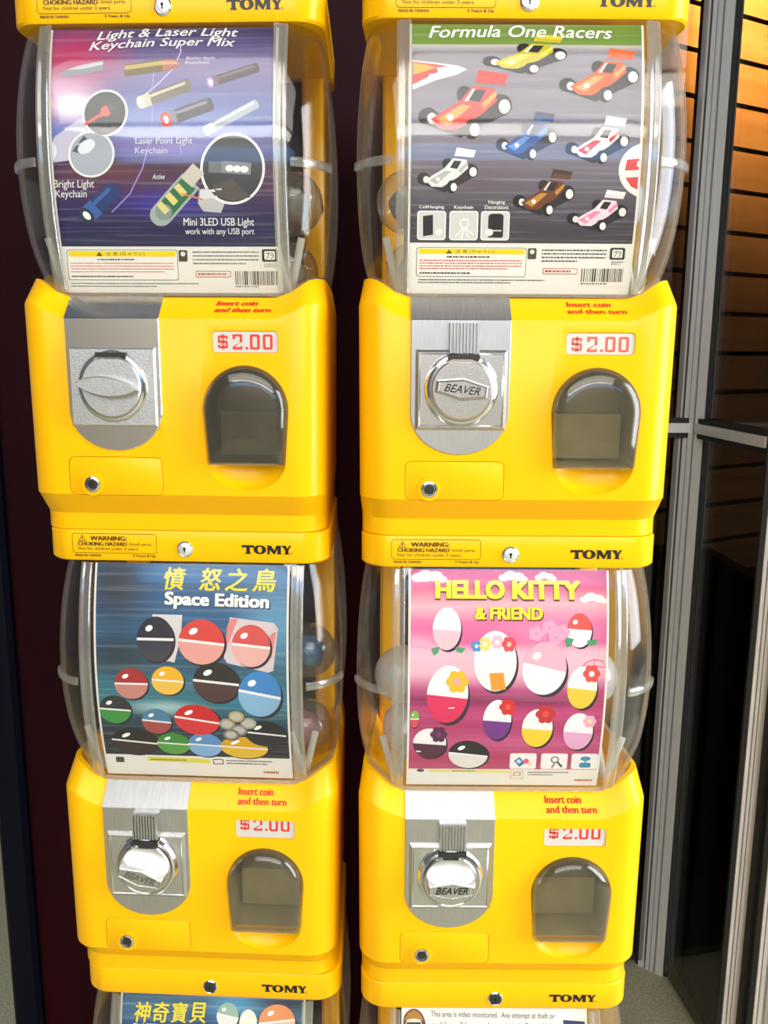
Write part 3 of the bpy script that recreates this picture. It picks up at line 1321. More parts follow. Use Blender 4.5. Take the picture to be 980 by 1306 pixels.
def barcode(c, x0, y0, x1, y1):
    c.rr(x0 - 3, y0 - 3, x1 + 3, y1 + 9, 1, '#f4efe6')
    rnd = random.Random(5)
    x = x0
    c.layer += 1
    while x < x1:
        w = rnd.choice((1.4, 1.4, 2.6, 3.8))
        c.poly([(x, y0), (min(x + w, x1), y0), (min(x + w, x1), y1), (x, y1)], '#2a2420', same=True)
        x += w + rnd.choice((1.4, 2.0, 3.0))
    fine_print(c, x0, y1 + 1, x1, y1 + 7, 1, '#4a4038', 3)


def footer(c, X, Y, W, H, colour='#f6d800'):
    """the white foot of a card: caution box, small print, bar code, recycling mark. X,Y,W,H its box"""
    def x(t):
        return X + W * t

    def y(t):
        return Y + H * t
    c.item('caution_box', 2)
    c.rr(x(.02), y(.05), x(.53), y(.70), 6, '#8a867e')
    c.rr(x(.023), y(.065), x(.527), y(.685), 6, '#f4f0ea')
    c.poly([(x(.03), y(.08)), (x(.52), y(.08)), (x(.52), y(.20)), (x(.03), y(.20))], colour)
    c.text('注 意 (ちゅうい)', x(.20), y(.10), x(.38), y(.185), '#3a3420')
    c.poly([(x(.155), y(.185)), (x(.185), y(.185)), (x(.17), y(.10))], '#5a4e10')
    fine_print(c, x(.16), y(.22), x(.42), y(.30), 1, '#3c3632', 4)
    fine_print(c, x(.035), y(.31), x(.51), y(.55), 4, '#d4483c', 2.6)
    fine_print(c, x(.035), y(.57), x(.36), y(.67), 1, '#3c3632', 4)
    c.item('small_print', 2)
    c.rr(x(.535), y(.06), x(.575), y(.30), 3, '#48423c')
    c.ell(x(.555), y(.14), W * .011, H * .05, '#e8e4dc')
    fine_print(c, x(.60), y(.06), x(.90), y(.38), 4, '#403a38', 3)
    c.rr(x(.61), y(.50), x(.77), y(.63), 2, '#c8574e')
    c.rr(x(.613), y(.515), x(.767), y(.615), 2, '#f2ece4')
    fine_print(c, x(.62), y(.53), x(.76), y(.60), 1, '#a83a30', 5)
    fine_print(c, x(.03), y(.74), x(.62), y(.86), 2, '#56504a', 2.4)
    c.item('recycling_mark', 2)
    c.rr(x(.915), y(.04), x(.985), y(.30), 4, '#2a2624')
    c.rr(x(.926), y(.08), x(.974), y(.26), 3, '#f4f0ea')
    c.text('プラ', x(.932), y(.10), x(.968), y(.24), '#2a2624', 0.02)
    fine_print(c, x(.925), y(.33), x(.985), y(.42), 2, '#77716a', 2)
    c.item('bar_code', 2)
    barcode(c, x(.79), y(.50), x(.985), y(.80))
    c.flush()


def plain_capsule(c, name, cx, cy, rx, ry, top, foot, tilt=0.0):
    """printed picture of a two-tone toy capsule"""
    c.item('printed_capsule', 6)
    c.ell(cx + rx * .10, cy + ry * .10, rx, ry, '#2c1c30' if top != '#20202a' else '#101018')
    c.ell(cx, cy, rx, ry, top, tilt)
    c.ell(cx, cy, rx, ry, foot, tilt, 20, 0, 180)
    ca, sa = math.cos(R(tilt)), math.sin(R(tilt))
    c.bar(cx - rx * ca * .99, cy - rx * sa * .99, cx + rx * ca * .99, cy + rx * sa * .99, ry * .12, '#f2eef0')
    c.ell(cx - rx * .35, cy - ry * .48, rx * .2, ry * .13, '#ffffff', -25)
    c.flush()


# ------------------------------------------------------------------ the place
def structure(o):
    o['kind'] = 'structure'
    return o


FLOORM = noisy('speckled_floor', '#8f8d6f', '#b3ae92', 260, 0.6, detail=6)
bm = bmesh.new()
box(bm, -3.0, 2.6, -4.0, 3.2, -0.05, 0.0)
structure(finish('floor', bm, FLOORM, smooth=False))

MAROON = noisy('dark_maroon_panel', '#1a0207', '#2a040b', 6, 0.55, stretch=(1, 1, 0.2))
MAROON.node_tree.nodes['Principled BSDF'].inputs['Specular IOR Level'].default_value = 0.08
bm = bmesh.new()
box(bm, -0.488, 0.30, 1.085, 1.125, 0.0, 2.6)
structure(finish('wall_left', bm, MAROON, smooth=False))
NAVY = pm('navy_edge_board', '#080a18', 0.5, spec=0.1)
bm = bmesh.new()
plate(bm, rrect(-0.528, -0.488, 0.0, 2.6, 0.004), 1.070, 1.125, 0.006)
structure(finish('trim_1', bm, NAVY))

# slatted display wall in the room behind the glass
WOOD = noisy('maple_slat_board', '#cf9450', '#dfa862', 5, 0.45, stretch=(1, 1, 9), detail=6)
GROOVE = pm('slat_groove', '#2c1708', 0.7)
SD = Vector((0.875, 0.484, 0)).normalized()
SN = Vector((-SD.y, SD.x, 0))            # away from the camera
S0 = Vector((0.576, 1.56, 0))


def slat_pt(a, d, z):
    p = S0 + SD * a + SN * d
    return (p.x, p.y, z)


bm = bmesh.new()
pitch = 0.0700
zb = CAM_Z + 0.4885 - 30 * pitch
zb0 = zb
prof = [(0.03, 0.0)]
z = zb
while z < 2.65:
    if z > 0.02:
        prof += [(0.0, z - pitch + 0.008 if z - pitch + 0.008 > 0 else 0.0), (0.0, z - 0.004), (0.012, z - 0.003), (0.012, z + 0.003), (0.0, z + 0.004)]
    z += pitch
prof += [(0.0, 2.7), (0.03, 2.7)]
cl = []
for p in prof:
    if not cl or abs(cl[-1][0] - p[0]) + abs(cl[-1][1] - p[1]) > 1e-6:
        cl.append(p)
loft(bm, [[slat_pt(-0.42, d, z) for d, z in cl], [slat_pt(1.3, d, z) for d, z in cl]])
o = finish('wall_back', bm, [WOOD, GROOVE], smooth=False)
for f in o.data.polygons:
    c = f.center
    dd = (Vector((c.x, c.y, 0)) - Vector((S0.x, S0.y, 0))).dot(SN)
    if 0.004 < dd < 0.02:
        f.material_index = 1
structure(o)

# unseen shop wall behind the photographer, added for reflections and bounce light
bm = bmesh.new()
box(bm, -3.0, 2.6, -4.1, -4.0, 0.0, 3.0)
structure(finish('bounce_wall_front', bm, noisy('pale_bounce_wall', '#a8a196', '#bdb6aa', 3, 0.6), smooth=False))

# aluminium door frame and glazing
ALU = noisy('brushed_aluminium', (0.60, 0.62, 0.62, 1), (0.74, 0.76, 0.76, 1), 30, 0.4, 0.3, (60, 60, 0.6))
ALUW = noisy('worn_aluminium', (0.62, 0.60, 0.55, 1), (0.76, 0.74, 0.70, 1), 9, 0.5, 0.15, (40, 40, 1.2))
GLASS = clear('tinted_door_glass', (0.62, 0.60, 0.58, 1), 0.02, 0.03, 0.5, 4.5)
LOWG = pm('dark_lower_panel', '#0b0a10', 0.25, spec=0.4)
CX, CY = 0.500, 1.36        # inner corner of the glazed bay


def mullion(name, cx, cy, w, ang, mat, grooves, depth=0.04, h=2.6):
    """aluminium extrusion with grooves, its face turned by ang about the upright"""
    bm = bmesh.new()
    ca, sa = math.cos(ang), math.sin(ang)
    prof = [(-w / 2, depth)]
    x = -w / 2
    prof.append((x, 0.0))
    for ga, gb, gd in grooves:
        prof += [(-w / 2 + ga * w, 0.0), (-w / 2 + ga * w + 0.0006, gd), (-w / 2 + gb * w - 0.0006, gd), (-w / 2 + gb * w, 0.0)]
    prof += [(w / 2, 0.0), (w / 2, depth)]
    ring = [(cx + u * ca - d * sa, cy + u * sa + d * ca) for u, d in prof]
    loft(bm, [[(x, y, 0.0) for x, y in ring], [(x, y, h) for x, y in ring]])
    o = finish(name, bm, mat, angle=20)
    structure(o)
    bm = bmesh.new()
    for s in (-1, 1):
        u0, u1 = (s * w / 2, s * (w / 2 + 0.0062))
        pts = [(u0, 0.004), (u1, 0.004), (u1, 0.012), (u0, 0.012)]
        rg = [(cx + u * ca - d * sa, cy + u * sa + d * ca) for u, d in pts]
        loft(bm, [[(x, y, 0.0) for x, y in rg], [(x, y, h) for x, y in rg]])
    g = finish('gasket', bm, BLACK, o, smooth=False)
    return o


mullion('trim_2', CX - 0.020, CY - 0.012, 0.0450, R(-38), ALU, ((0.22, 0.30, 0.012), (0.44, 0.48, 0.004), (0.62, 0.69, 0.010)))
mullion('trim_3', 0.524, 1.115, 0.026, R(-8), ALUW, ((0.18, 0.26, 0.009), (0.40, 0.46, 0.009)), 0.03)
mullion('trim_4', 0.544, 1.062, 0.026, R(-8), ALUW, ((0.15, 0.22, 0.009), (0.42, 0.58, 0.009)), 0.03)
mullion('trim_5', 0.570, 1.015, 0.030, R(-8), ALUW, ((0.2, 0.3, 0.009), (0.6, 0.66, 0.009)), 0.03)
bm = bmesh.new()
box(bm, 0.592, 2.4, 1.02, 1.06, 0.0, 3.0)
structure(finish('daylight_block_wall', bm, pm('charcoal_block_wall', '#2a2826', 0.6), smooth=False))  # unseen wall added to keep daylight off the slat wall
# black strips filling the gaps between the door stiles
bm = bmesh.new()
box(bm, 0.524, 0.562, 1.085, 1.10, 0, 2.6)
box(bm, 0.547, 0.587, 1.035, 1.045, 0, 2.6)
structure(finish('trim_6', bm, BLACK, smooth=False))


def pane(name, a, b, z0, z1, mat, th=0.006):
    a, b = Vector((*a, 0)), Vector((*b, 0))
    d = (b - a).normalized()
    n = Vector((-d.y, d.x, 0)) * th / 2
    bm = bmesh.new()
    ring = [a - n, b - n, b + n, a + n]
    loft(bm, [[(p.x, p.y, z0) for p in ring], [(p.x, p.y, z1) for p in ring]])
    return structure(finish(name, bm, mat, smooth=False))


RZ = CAM_Z - 0.117
pane('window_1', (0.30, CY + 0.004), (CX - 0.02, CY), RZ + 0.012, 2.6, GLASS)
pane('window_2', (CX + 0.001, CY - 0.015), (0.520, 1.14), RZ + 0.012, 2.6, GLASS)
pane('window_3', (0.30, CY + 0.004), (CX - 0.02, CY), 0.015, RZ - 0.012, GLASS)
pane('window_4', (CX + 0.001, CY - 0.015), (0.520, 1.14), 0.015, RZ - 0.012, GLASS)
# mid rails with black beading
for nm, a, b in (('trim_7', (0.30, CY + 0.004), (CX - 0.02, CY)), ('trim_8', (CX + 0.001, CY - 0.016), (0.520, 1.135))):
    o = pane(nm, a, b, RZ - 0.0075, RZ + 0.0075, ALU, 0.03)
    r = pane('rail_beading', a, b, RZ - 0.0155, RZ + 0.0155, BLACK, 0.022)
    r.parent = o
    del r['kind']
# dark cabinet fronts behind the lower panes
pane('trim_9', (0.30, CY + 0.03), (CX + 0.02, CY + 0.03), 0.012, RZ - 0.20, LOWG, 0.02)
pane('trim_10', (CX + 0.03, CY + 0.02), (0.54, 1.12), 0.012, RZ - 0.20, LOWG, 0.02)

# ------------------------------------------------------------------ the two stacks
RX, RY = 0.1155, 0.758
LX, LY = -0.1855, 0.772
LYAW = R(-2.6)
A0 = R(-9)
LEFT = [(LX + dx, LY, i * P) for i, dx in ((2, -0.001), (1, 0.007), (0, 0.011))]
RIGHT = [(RX, RY, i * P) for i in (2, 1, 0)]
HEX, BLADE = 'hex', 'blade'
machine(LEFT[0], LYAW, 'yellow capsule machine with polished coin plate and plain blade knob, holding the light keychain card', (BLADE, R(-6), 0.008), 'italic', False, 0.0, True, False, 0.001, 0.978)
machine(RIGHT[0], 0, 'yellow capsule machine with flat hexagonal knob on a brushed plate, holding the racing car card', (HEX, R(-7), 0.0045), 'plain', True, -0.0004, True, False)
machine(LEFT[1], LYAW, 'yellow capsule machine whose thick hexagonal knob is turned askew, holding the Space Edition card', (HEX, R(-17), 0.015), 'narrow', False, 0.0046, True, False, -0.006, 0.978)
machine(RIGHT[1], 0, 'yellow capsule machine with thick hexagonal knob set level, holding the pink toy card', (HEX, R(0), 0.015), 'narrow', False, 0.0046, True, False)
machine(LEFT[2], LYAW, 'bottom yellow capsule machine under the Space Edition machine, card with yellow Chinese title', (HEX, R(-5), 0.010), 'narrow', False, 0.0, False, True, -0.001, 0.978)
machine(RIGHT[2], 0, 'bottom yellow capsule machine under the pink card machine, holding the white security notice', (HEX, R(4), 0.010), 'narrow', False, 0.0, False, True)

# ------------------------------------------------------------------ card: light keychains
M1 = scene_mat('keychain_card_print', [(0.0, '#3c2a58'), (0.08, '#5b4a80'), (0.2, '#8478a8'), (0.36, '#5a66a8'), (0.48, '#6a7cc0'), (0.56, '#574a86'), (0.62, '#40203e'), (0.72, '#4c2450'), (0.82, '#2c2058'), (1.0, '#10154a')],
               [(0.10, 0.14, 0.34, 0.22, '#c01858', 0.95), (0.06, 0.33, 0.26, 0.16, '#f0b8d8', 0.95), (0.10, 0.36, 0.14, 0.08, '#ffffff', 1.0), (0.55, 0.55, 0.5, 0.10, '#b0a0e0', 0.5), (0.52, 0.80, 0.35, 0.10, '#3420b0', 0.7), (0.25, 0.66, 0.3, 0.07, '#70303c', 0.7), (0.45, 0.42, 0.6, 0.12, '#9aa8e0', 0.5)], 0.22)
c = Card(LEFT[0], LYAW, 'display_card', 'purple and blue display card titled Light & Laser Light Keychain Super Mix',
         118, 178, 745, 765, 84, 815, -0.0945, 0.0945, 0.2135, 0.4280, M1, 684)
c.item('light_streak', 1)
c.curve([(480, 125), (485, 150), (470, 195), (430, 240), (395, 270)], 3, '#d8ccf4')
c.curve([(415, 190), (412, 260), (418, 330), (412, 400), (395, 470), (360, 540), (310, 590)], 3, '#a89ae8')
c.curve([(470, 340), (492, 380), (500, 430)], 2.5, '#a8b0f0')
c.item('light_beam', 3)
c.poly([(130, 400), (225, 330), (240, 380), (230, 445), (140, 455)], '#c9c4dc')
c.ell(140, 425, 18, 26, '#eaf2fa')
c.item('title_lettering', 20)
c.text('Light & Laser Light', 246, 92, 640, 124, '#f4f2f4', 0.03, 0.25, -6, -7)
c.text('Keychain Super Mix', 228, 122, 634, 154, '#f4f2f4', 0.03, 0.25, -8, -7)
c.item('caption_lettering', 20)
c.text('Bullet Style', 502, 165, 582, 177, '#e6e2ee', 0, 0.1)
c.text('Keychain', 500, 177, 566, 190, '#e6e2ee', 0, 0.1)
c.text('Laser Point Light', 374, 388, 530, 411, '#f0eef4', 0.0)
c.text('Keychain', 374, 414, 462, 437, '#e0d8e8', 0.0)
c.text('Bright Light', 152, 502, 262, 530, '#f4f2f4', 0.005)
c.text('Keychain', 156, 530, 242, 556, '#f4f2f4', 0.005)
c.text('Active', 422, 487, 456, 501, '#f0eef4', 0.005, 0.3)
c.text('Mini 3LED USB Light', 506, 606, 698, 634, '#f4f2f4', 0.01)
c.text('work with any USB port', 510, 634, 698, 656, '#f4f2f4', 0.008)


def torch(c, xa, ya, xb, yb, w, col, hi, lens, lw=None):
    """printed picture of a small torch, lens end at b"""
    c.item('printed_torch', 8)
    c.bar(xa, ya, xb, yb, w, col)
    d = Vector((xb - xa, yb - ya)).normalized()
    n = Vector((-d.y, d.x))
    s = -1 if n.y > 0 else 1
    c.bar(xa + n.x * w * .22 * s, ya + n.y * w * .22 * s, xb + n.x * w * .22 * s, yb + n.y * w * .22 * s, w * .24, hi)
    c.ell(xa, ya, w * .22, w * .5, col, math.degrees(math.atan2(d.y, d.x)))
    q = Vector((xb, yb)) - d * (w * .8)
    c.bar(q.x, q.y, xb, yb, w * 1.08, hi)
    c.ell(xb, yb, w * .36, w * .56, lens, math.degrees(math.atan2(d.y, d.x)))
    c.ell(xb - d.x, yb - d.y, w * .18, w * .3, '#ffffff', math.degrees(math.atan2(d.y, d.x)))


c.item('printed_bullet_light', 8)
c.poly([(152, 212), (170, 198), (210, 186), (270, 174), (276, 202), (222, 214), (170, 222)], '#8c8c94')
c.poly([(170, 200), (210, 188), (270, 176), (272, 186), (212, 198)], '#c8c8cc')
c.item('printed_bullet_light', 8)
c.poly([(330, 186), (436, 172), (438, 206), (334, 220)], '#6a5a1c')
c.poly([(332, 190), (436, 176), (437, 188), (333, 202)], '#c0a858')
c.poly([(436, 172), (470, 172), (490, 186), (470, 200), (438, 206)], '#b06a4c')
c.poly([(437, 178), (468, 177), (484, 186), (437, 188)], '#dca080')
torch(c, 698, 198, 572, 238, 28, '#55464e', '#7a6a72', '#c89ad8')
torch(c, 512, 244, 385, 292, 34, '#78705c', '#cfc8b4', '#d8d4c8')
torch(c, 575, 298, 455, 340, 38, '#46404c', '#8a8494', '#f05048')
torch(c, 700, 298, 568, 370, 26, '#b4bac8', '#e6eaf0', '#f2f6fa')
torch(c, 318, 528, 240, 600, 46, '#1f3a74', '#3c62a8', '#2a3448')
c.item('picture_circle', 12)
c.ell(287, 321, 63, 65, '#f2f2f2', n=44)
c.ell(287, 321, 57, 59, '#3a3c40', n=44)
c.bar(232, 352, 290, 318, 7, '#e05048', 12)
c.ell(290, 315, 15, 14, '#f06858')
c.bar(296, 312, 318, 300, 20, '#55565c')
c.item('picture_circle', 12)
c.ell(254, 432, 64, 64, '#f0f0f0', n=44)
c.ell(254, 432, 58, 58, '#aeb4c0', n=44)
c.poly([(200, 425), (232, 382), (250, 400), (222, 430)], '#5a5c60')
c.ell(240, 412, 26, 17, '#e8eef4', -35)
c.item('picture_circle', 12)
c.ell(640, 473, 88, 97, '#f6f6f6', n=48)
c.ell(640, 473, 81, 90, '#3a3e46', n=48)
c.poly([(585, 515), (640, 500), (690, 550), (640, 560), (600, 550)], '#55504c')
c.bar(575, 468, 612, 470, 30, '#77777a')
c.bar(610, 468, 690, 474, 32, '#8a8c90')
for k in range(3):
    c.ell(632 + 20 * k, 472 + k * 1.5, 11, 9, '#fafafa')
c.item('printed_usb_light', 12)
c.bar(528, 505, 445, 598, 62, '#a8b4b0')
c.ell(445, 598, 31, 30, '#a8b4b0')
c.bar(522, 512, 450, 592, 48, '#2e7048')
c.ell(452, 590, 23, 22, '#8a9a96')
for k in range(3):
    c.bar(505 - 24 * k, 524 + 24 * k, 492 - 24 * k, 536 + 24 * k, 34, '#e8d888')
c.bar(548, 472, 515, 510, 42, '#cfc8b8')
c.bar(500, 540, 560, 556, 4, '#e09050')
c.item('printed_usb_cap', 12)
c.poly([(550, 528), (612, 522), (622, 560), (608, 592), (560, 588), (546, 566)], '#c4c2c4')
c.poly([(552, 532), (610, 526), (616, 548), (552, 556)], '#e2e0e2')
footer(c, 168, 686, 600, 132)

# ------------------------------------------------------------------ card: racing cars
M2 = scene_mat('racing_card_print', [(0.0, '#6f8a20'), (0.05, '#6c8a24'), (0.095, '#70902a'), (0.10, '#c8c0b8'), (0.13, '#8e8690'), (0.4, '#7c7684'), (0.7, '#6a626e'), (0.85, '#4c4450'), (1.0, '#3c3440')], [(0.2, 0.7, 0.5, 0.12, '#5c4654', 0.6)], 0.28, wob=0.008)
c = Card(RIGHT[0], 0, 'display_card', 'grey display card titled Formula One Racers with eight toy racing cars',
         166, 166, 692, 676, 54, 668, -0.0950, 0.0930, 0.2135, 0.4280, M2, 550)
c.item('title_lettering', 20)
c.text('Formula One Racers', 204, 59, 624, 88, '#f4f2ea', 0.035, 0.25, 0, -3)


def car(c, cx, cy, w, h, col, hi, wing, rot_=0):
    """printed picture of a toy buggy, nose to the lower left"""
    c.item('printed_racing_car', 8)

    def q(pts):
        return [(cx + a * w / 2, cy + b * h / 2) for a, b in pts]

    def e(a, b, ra, rb, colr, an=0):
        c.ell(cx + a * w / 2, cy + b * h / 2, ra * w / 2, rb * h / 2, colr, an)
    c.poly(q([(-.9, .55), (-.1, .95), (.9, .25), (.85, .05), (.2, .0), (-.7, .3)]), '#28232c')
    e(-.02, -.28, .17, .24, '#17141a')
    e(.74, .02, .24, .32, '#17141a')
    e(.82, .06, .12, .20, '#efece6')
    e(-.78, .36, .21, .26, '#17141a')
    e(-.70, .40, .10, .15, '#e2dedc')
    c.poly(q([(.2, -.62), (.28, -.98), (.9, -.86), (.82, -.55)]), wing)
    c.poly(q([(.24, -.62), (.30, -.80), (.86, -.70), (.82, -.58)]), col)
    c.poly(q([(-.72, .42), (-.45, .18), (-.12, -.08), (.16, -.52), (.60, -.46), (.66, -.1), (.34, .28), (-.18, .72), (-.52, .70)]), col)
    c.poly(q([(-.60, .44), (-.1, .02), (.12, .04), (-.36, .60)]), hi)
    c.poly(q([(.02, -.12), (.20, -.42), (.44, -.40), (.30, -.06)]), '#1c1a20')
    c.poly(q([(-.02, -.10), (.16, -.44), (.21, -.44), (.05, -.08)]), '#f0ece6')
    c.poly(q([(.34, -.02), (.62, -.36), (.66, -.26), (.40, .12)]), hi)
    e(.14, .70, .17, .28, '#17141a')
    e(.20, .72, .10, .18, '#f4f2ee')
    e(-.32, .38, .07, .09, '#f4f0e8')


c.item('red_white_flash', 4)
c.poly([(168, 140), (225, 146), (270, 152), (292, 160), (270, 172), (220, 186), (168, 208)], '#f4f0ea')
c.poly([(168, 143), (220, 149), (250, 154), (210, 175), (168, 196)], '#e03834')
c.poly([(168, 146), (200, 150), (222, 156), (196, 166), (168, 174)], '#c8a838')
c.poly([(205, 172), (262, 164), (270, 168), (205, 186)], '#f4f0ea')
c.poly([(222, 157), (272, 152), (284, 158), (226, 166)], '#f6f2ee')
c.item('red_white_disc', 4)
c.ell(706, 385, 68, 62, '#f6f2ee', n=40)
c.poly([(656, 362), (692, 358), (692, 384), (652, 386)], '#e24848')
c.poly([(654, 402), (692, 400), (692, 428), (668, 422)], '#e24848')
car(c, 424, 124, 196, 96, '#c8b818', '#e8dc50', '#e0cc20')
car(c, 592, 172, 186, 128, '#ea5a20', '#f6a060', '#f06828')
car(c, 288, 240, 216, 160, '#ea3f38', '#f4a050', '#e23430')
car(c, 428, 310, 142, 112, '#1d4a92', '#5a8ad0', '#38405a')
car(c, 588, 318, 148, 110, '#ece8e6', '#d83a3a', '#f4f2f0')
car(c, 250, 388, 140, 104, '#e8e6e4', '#b8b4b6', '#f0eeee')
car(c, 470, 436, 142, 108, '#6a3a1c', '#c88a30', '#3e2a20')
car(c, 594, 476, 140, 96, '#ecd8e0', '#f088b0', '#f4f2f0')
for k, (nm, x0) in enumerate((('Cell Hanging', 182), ('Keychain', 256), ('Hanging', 328))):
    c.item('picture_icon', 8)
    c.rr(x0, 478, x0 + 66, 544, 7, '#fbfaf8')
    c.rr(x0 + 2.5, 480.5, x0 + 63.5, 541.5, 6, '#d9d6d4')
    if k == 0:
        c.poly([(x0 + 13, 490), (x0 + 36, 487), (x0 + 37, 532), (x0 + 14, 536)], '#22222a')
        c.ell(x0 + 50, 526, 8, 7, '#f2f0ee')
    elif k == 1:
        c.ell(x0 + 34, 506, 11, 11, '#f4f2f0')
        c.ell(x0 + 34, 506, 8, 8, '#d9d6d4')
        for dx, dy in ((-20, 22), (-6, 26), (10, 24), (22, 18)):
            c.bar(x0 + 34, 514, x0 + 34 + dx, 514 + dy, 3.5, '#f4f2f0')
    else:
        c.rr(x0 + 17, 486, x0 + 52, 538, 4, '#26262c')
        c.rr(x0 + 22, 484, x0 + 48, 520, 3, '#15151a')
        c.bar(x0 + 22, 522, x0 + 48, 522, 3, '#d9d6d4')
        c.ell(x0 + 20, 526, 9, 8, '#f4f2f0')
c.item('caption_lettering', 8)
c.text('CellHanging', 186, 466, 243, 475, '#f0ecea', 0.03)
c.text('Keychain', 266, 466, 310, 476, '#f0ecea', 0.03)
c.text('Hanging', 344, 454, 382, 464, '#f0ecea', 0.03)
c.text('Decorations', 336, 465, 390, 474, '#f0ecea', 0.03)
footer(c, 172, 555, 500, 104)

# ------------------------------------------------------------------ card: space edition
M3 = scene_mat('space_card_print', [(0.0, '#3c6a94'), (0.15, '#2c5c8c'), (0.3, '#2a5f86'), (0.48, '#1f4f6e'), (0.58, '#286a80'), (0.68, '#2c7484'), (0.78, '#1c4658'), (0.9, '#1c2e40'), (1.0, '#1e2c40')],
               [(0.10, 0.10, 0.30, 0.35, '#28282c', 0.9), (0.12, 0.45, 0.30, 0.18, '#1c2e34', 0.85), (0.95, 0.28, 0.3, 0.3, '#68a4c8', 0.8), (0.35, 0.72, 0.3, 0.06, '#b8d8d8', 0.7), (0.85, 0.66, 0.3, 0.12, '#2480a8', 0.8), (0.12, 0.92, 0.4, 0.14, '#1a1a1e', 0.9), (0.95, 0.95, 0.3, 0.14, '#1c1c28', 0.9)], 0.22, wob=0.07)
c = Card(LEFT[1], LYAW, 'display_card', 'teal display card titled Space Edition under yellow Chinese characters',
         146, 174, 752, 744, 86, 752, -0.0910, 0.0890, 0.2135, 0.4280, M3, 676)
c.item('title_lettering', 24)
for ch, x0, x1 in (('憤', 362, 432), ('怒', 474, 546), ('之', 556, 628), ('鳥', 642, 718)):
    c.text(ch, x0, 94, x1, 158, '#f2de30', 0.035, 0.15)
c.item('subtitle_lettering', 24)
c.text('Space Edition', 372, 166, 700, 214, '#34506c', 0.065, 0, 5)
c.text('Space Edition', 368, 162, 696, 210, '#f6f4f0', 0.06, 0, 5)
c.item('picture_tile', 3)
c.poly([(330, 228), (425, 228), (422, 290), (402, 368), (360, 360)], '#d8d4d4')
c.item('picture_tile', 3)
c.poly([(574, 232), (712, 246), (724, 262), (708, 386), (692, 392), (566, 366), (556, 350)], '#d9c8cc')
c.poly([(566, 258), (576, 236), (600, 236), (560, 330)], '#e08888')
c.poly([(700, 280), (718, 270), (704, 350), (690, 340)], '#e08888')
plain_capsule(c, '', 342, 300, 58, 66, '#2a2b38', '#3a3a48', 0)
plain_capsule(c, '', 486, 306, 72, 66, '#d8443c', '#e8a098', 5)
plain_capsule(c, '', 640, 314, 60, 62, '#d65450', '#eab0a8', 5)
plain_capsule(c, '', 266, 436, 52, 48, '#a8282c', '#c88478', 0)
plain_capsule(c, '', 380, 424, 50, 44, '#f0b420', '#eec04a', 3)
plain_capsule(c, '', 530, 426, 72, 62, '#221c1c', '#4a3030', 5)
plain_capsule(c, '', 664, 460, 66, 72, '#3a84c8', '#86b4d8', 10)
plain_capsule(c, '', 212, 520, 50, 46, '#2a2c30', '#3c9040', 3)
plain_capsule(c, '', 340, 556, 46, 42, '#4a7ea4', '#a84a48', 5)
plain_capsule(c, '', 466, 548, 70, 50, '#cc1c22', '#d83038', 8)
plain_capsule(c, '', 676, 590, 64, 44, '#1c1b20', '#26242c', 5)
plain_capsule(c, '', 266, 628, 72, 46, '#221c1c', '#322824', 5)
plain_capsule(c, '', 388, 632, 52, 38, '#3c8a34', '#55a044', 3)
plain_capsule(c, '', 486, 634, 54, 42, '#5c90c8', '#84b0dc', 3)
plain_capsule(c, '', 606, 640, 74, 38, '#dca818', '#e4b836', 3)
c.item('printed_coin', 8)
for x, y, col in ((560, 560, '#9c9a90'), (596, 580, '#8e8c86'), (626, 556, '#a8a69c'), (570, 596, '#7e7c78'), (590, 534, '#b8a468')):
    c.ell(x, y, 26, 20, '#55534e')
    c.ell(x - 1, y - 1, 24, 18, col)
    c.ell(x - 1, y - 1, 17, 12, '#c0bcae')
c.item('small_print', 2)
c.rr(200, 686, 226, 706, 3, '#4a4640')
c.poly([(300, 682), (495, 686), (495, 702), (300, 698)], '#e6dc50')
fine_print(c, 310, 684, 480, 700, 1, '#6a6420', 5)
c.rr(505, 684, 538, 704, 3, '#58524c')
c.rr(508, 687, 535, 701, 2, '#ece6dc')
fine_print(c, 548, 684, 690, 704, 2, '#58524c', 4)
fine_print(c, 660, 722, 735, 738, 1, '#c06a4c', 8)
c.flush()

# ------------------------------------------------------------------ card: pink toys
M4 = scene_mat('pink_card_print', [(0.0, '#c43c70'), (0.08, '#d85a88'), (0.16, '#f0b0bc'), (0.24, '#e270a4'), (0.33, '#e0649c'), (0.38, '#f4bccc'), (0.48, '#f2b4c8'), (0.56, '#c04c84'), (0.62, '#881c58'), (0.68, '#c43c7c'), (0.76, '#b03068'), (0.84, '#c85088'), (0.93, '#b4345e'), (1.0, '#c05078')],
               [(0.0, 0.36, 0.3, 0.10, '#f8bcd4', 0.8), (0.72, 0.28, 0.35, 0.10, '#ec94bc', 0.7), (0.95, 0.62, 0.2, 0.1, '#c83a70', 0.7)], 0.12, wob=0.03)
c = Card(RIGHT[1], 0, 'display_card', 'pink display card with yellow block title and pictured toys on magenta waves',
         172, 172, 782, 766, 88, 748, -0.0905, 0.0895, 0.2135, 0.4280, M4, 688)
c.item('printed_cloud', 3)
for x, y, s in ((225, 104, 1.0), (488, 104, 0.8), (590, 104, 0.6), (736, 162, 0.75), (192, 290, 0.7)):
    col = '#f6e6ea' if y < 200 else '#f0a8c4'
    for dx, dy, r_ in ((-34, 6, 20), (-8, -4, 26), (24, 2, 24), (44, 10, 16)):
        if y + (dy - r_ * .6) * s < 90:
            dy = (90 - y) / s + r_ * .6
        c.ell(max(174 + r_ * s, x + dx * s), y + dy * s, r_ * s, r_ * s * 0.6, col)
c.item('printed_blossom', 3)
for x, y in ((560, 262), (600, 244), (640, 256), (620, 272)):
    for k in range(5):
        c.ell(x + 14 * math.cos(k * 1.257), y + 12 * math.sin(k * 1.257), 11, 10, '#eea4c4')
c.item('title_lettering', 24)
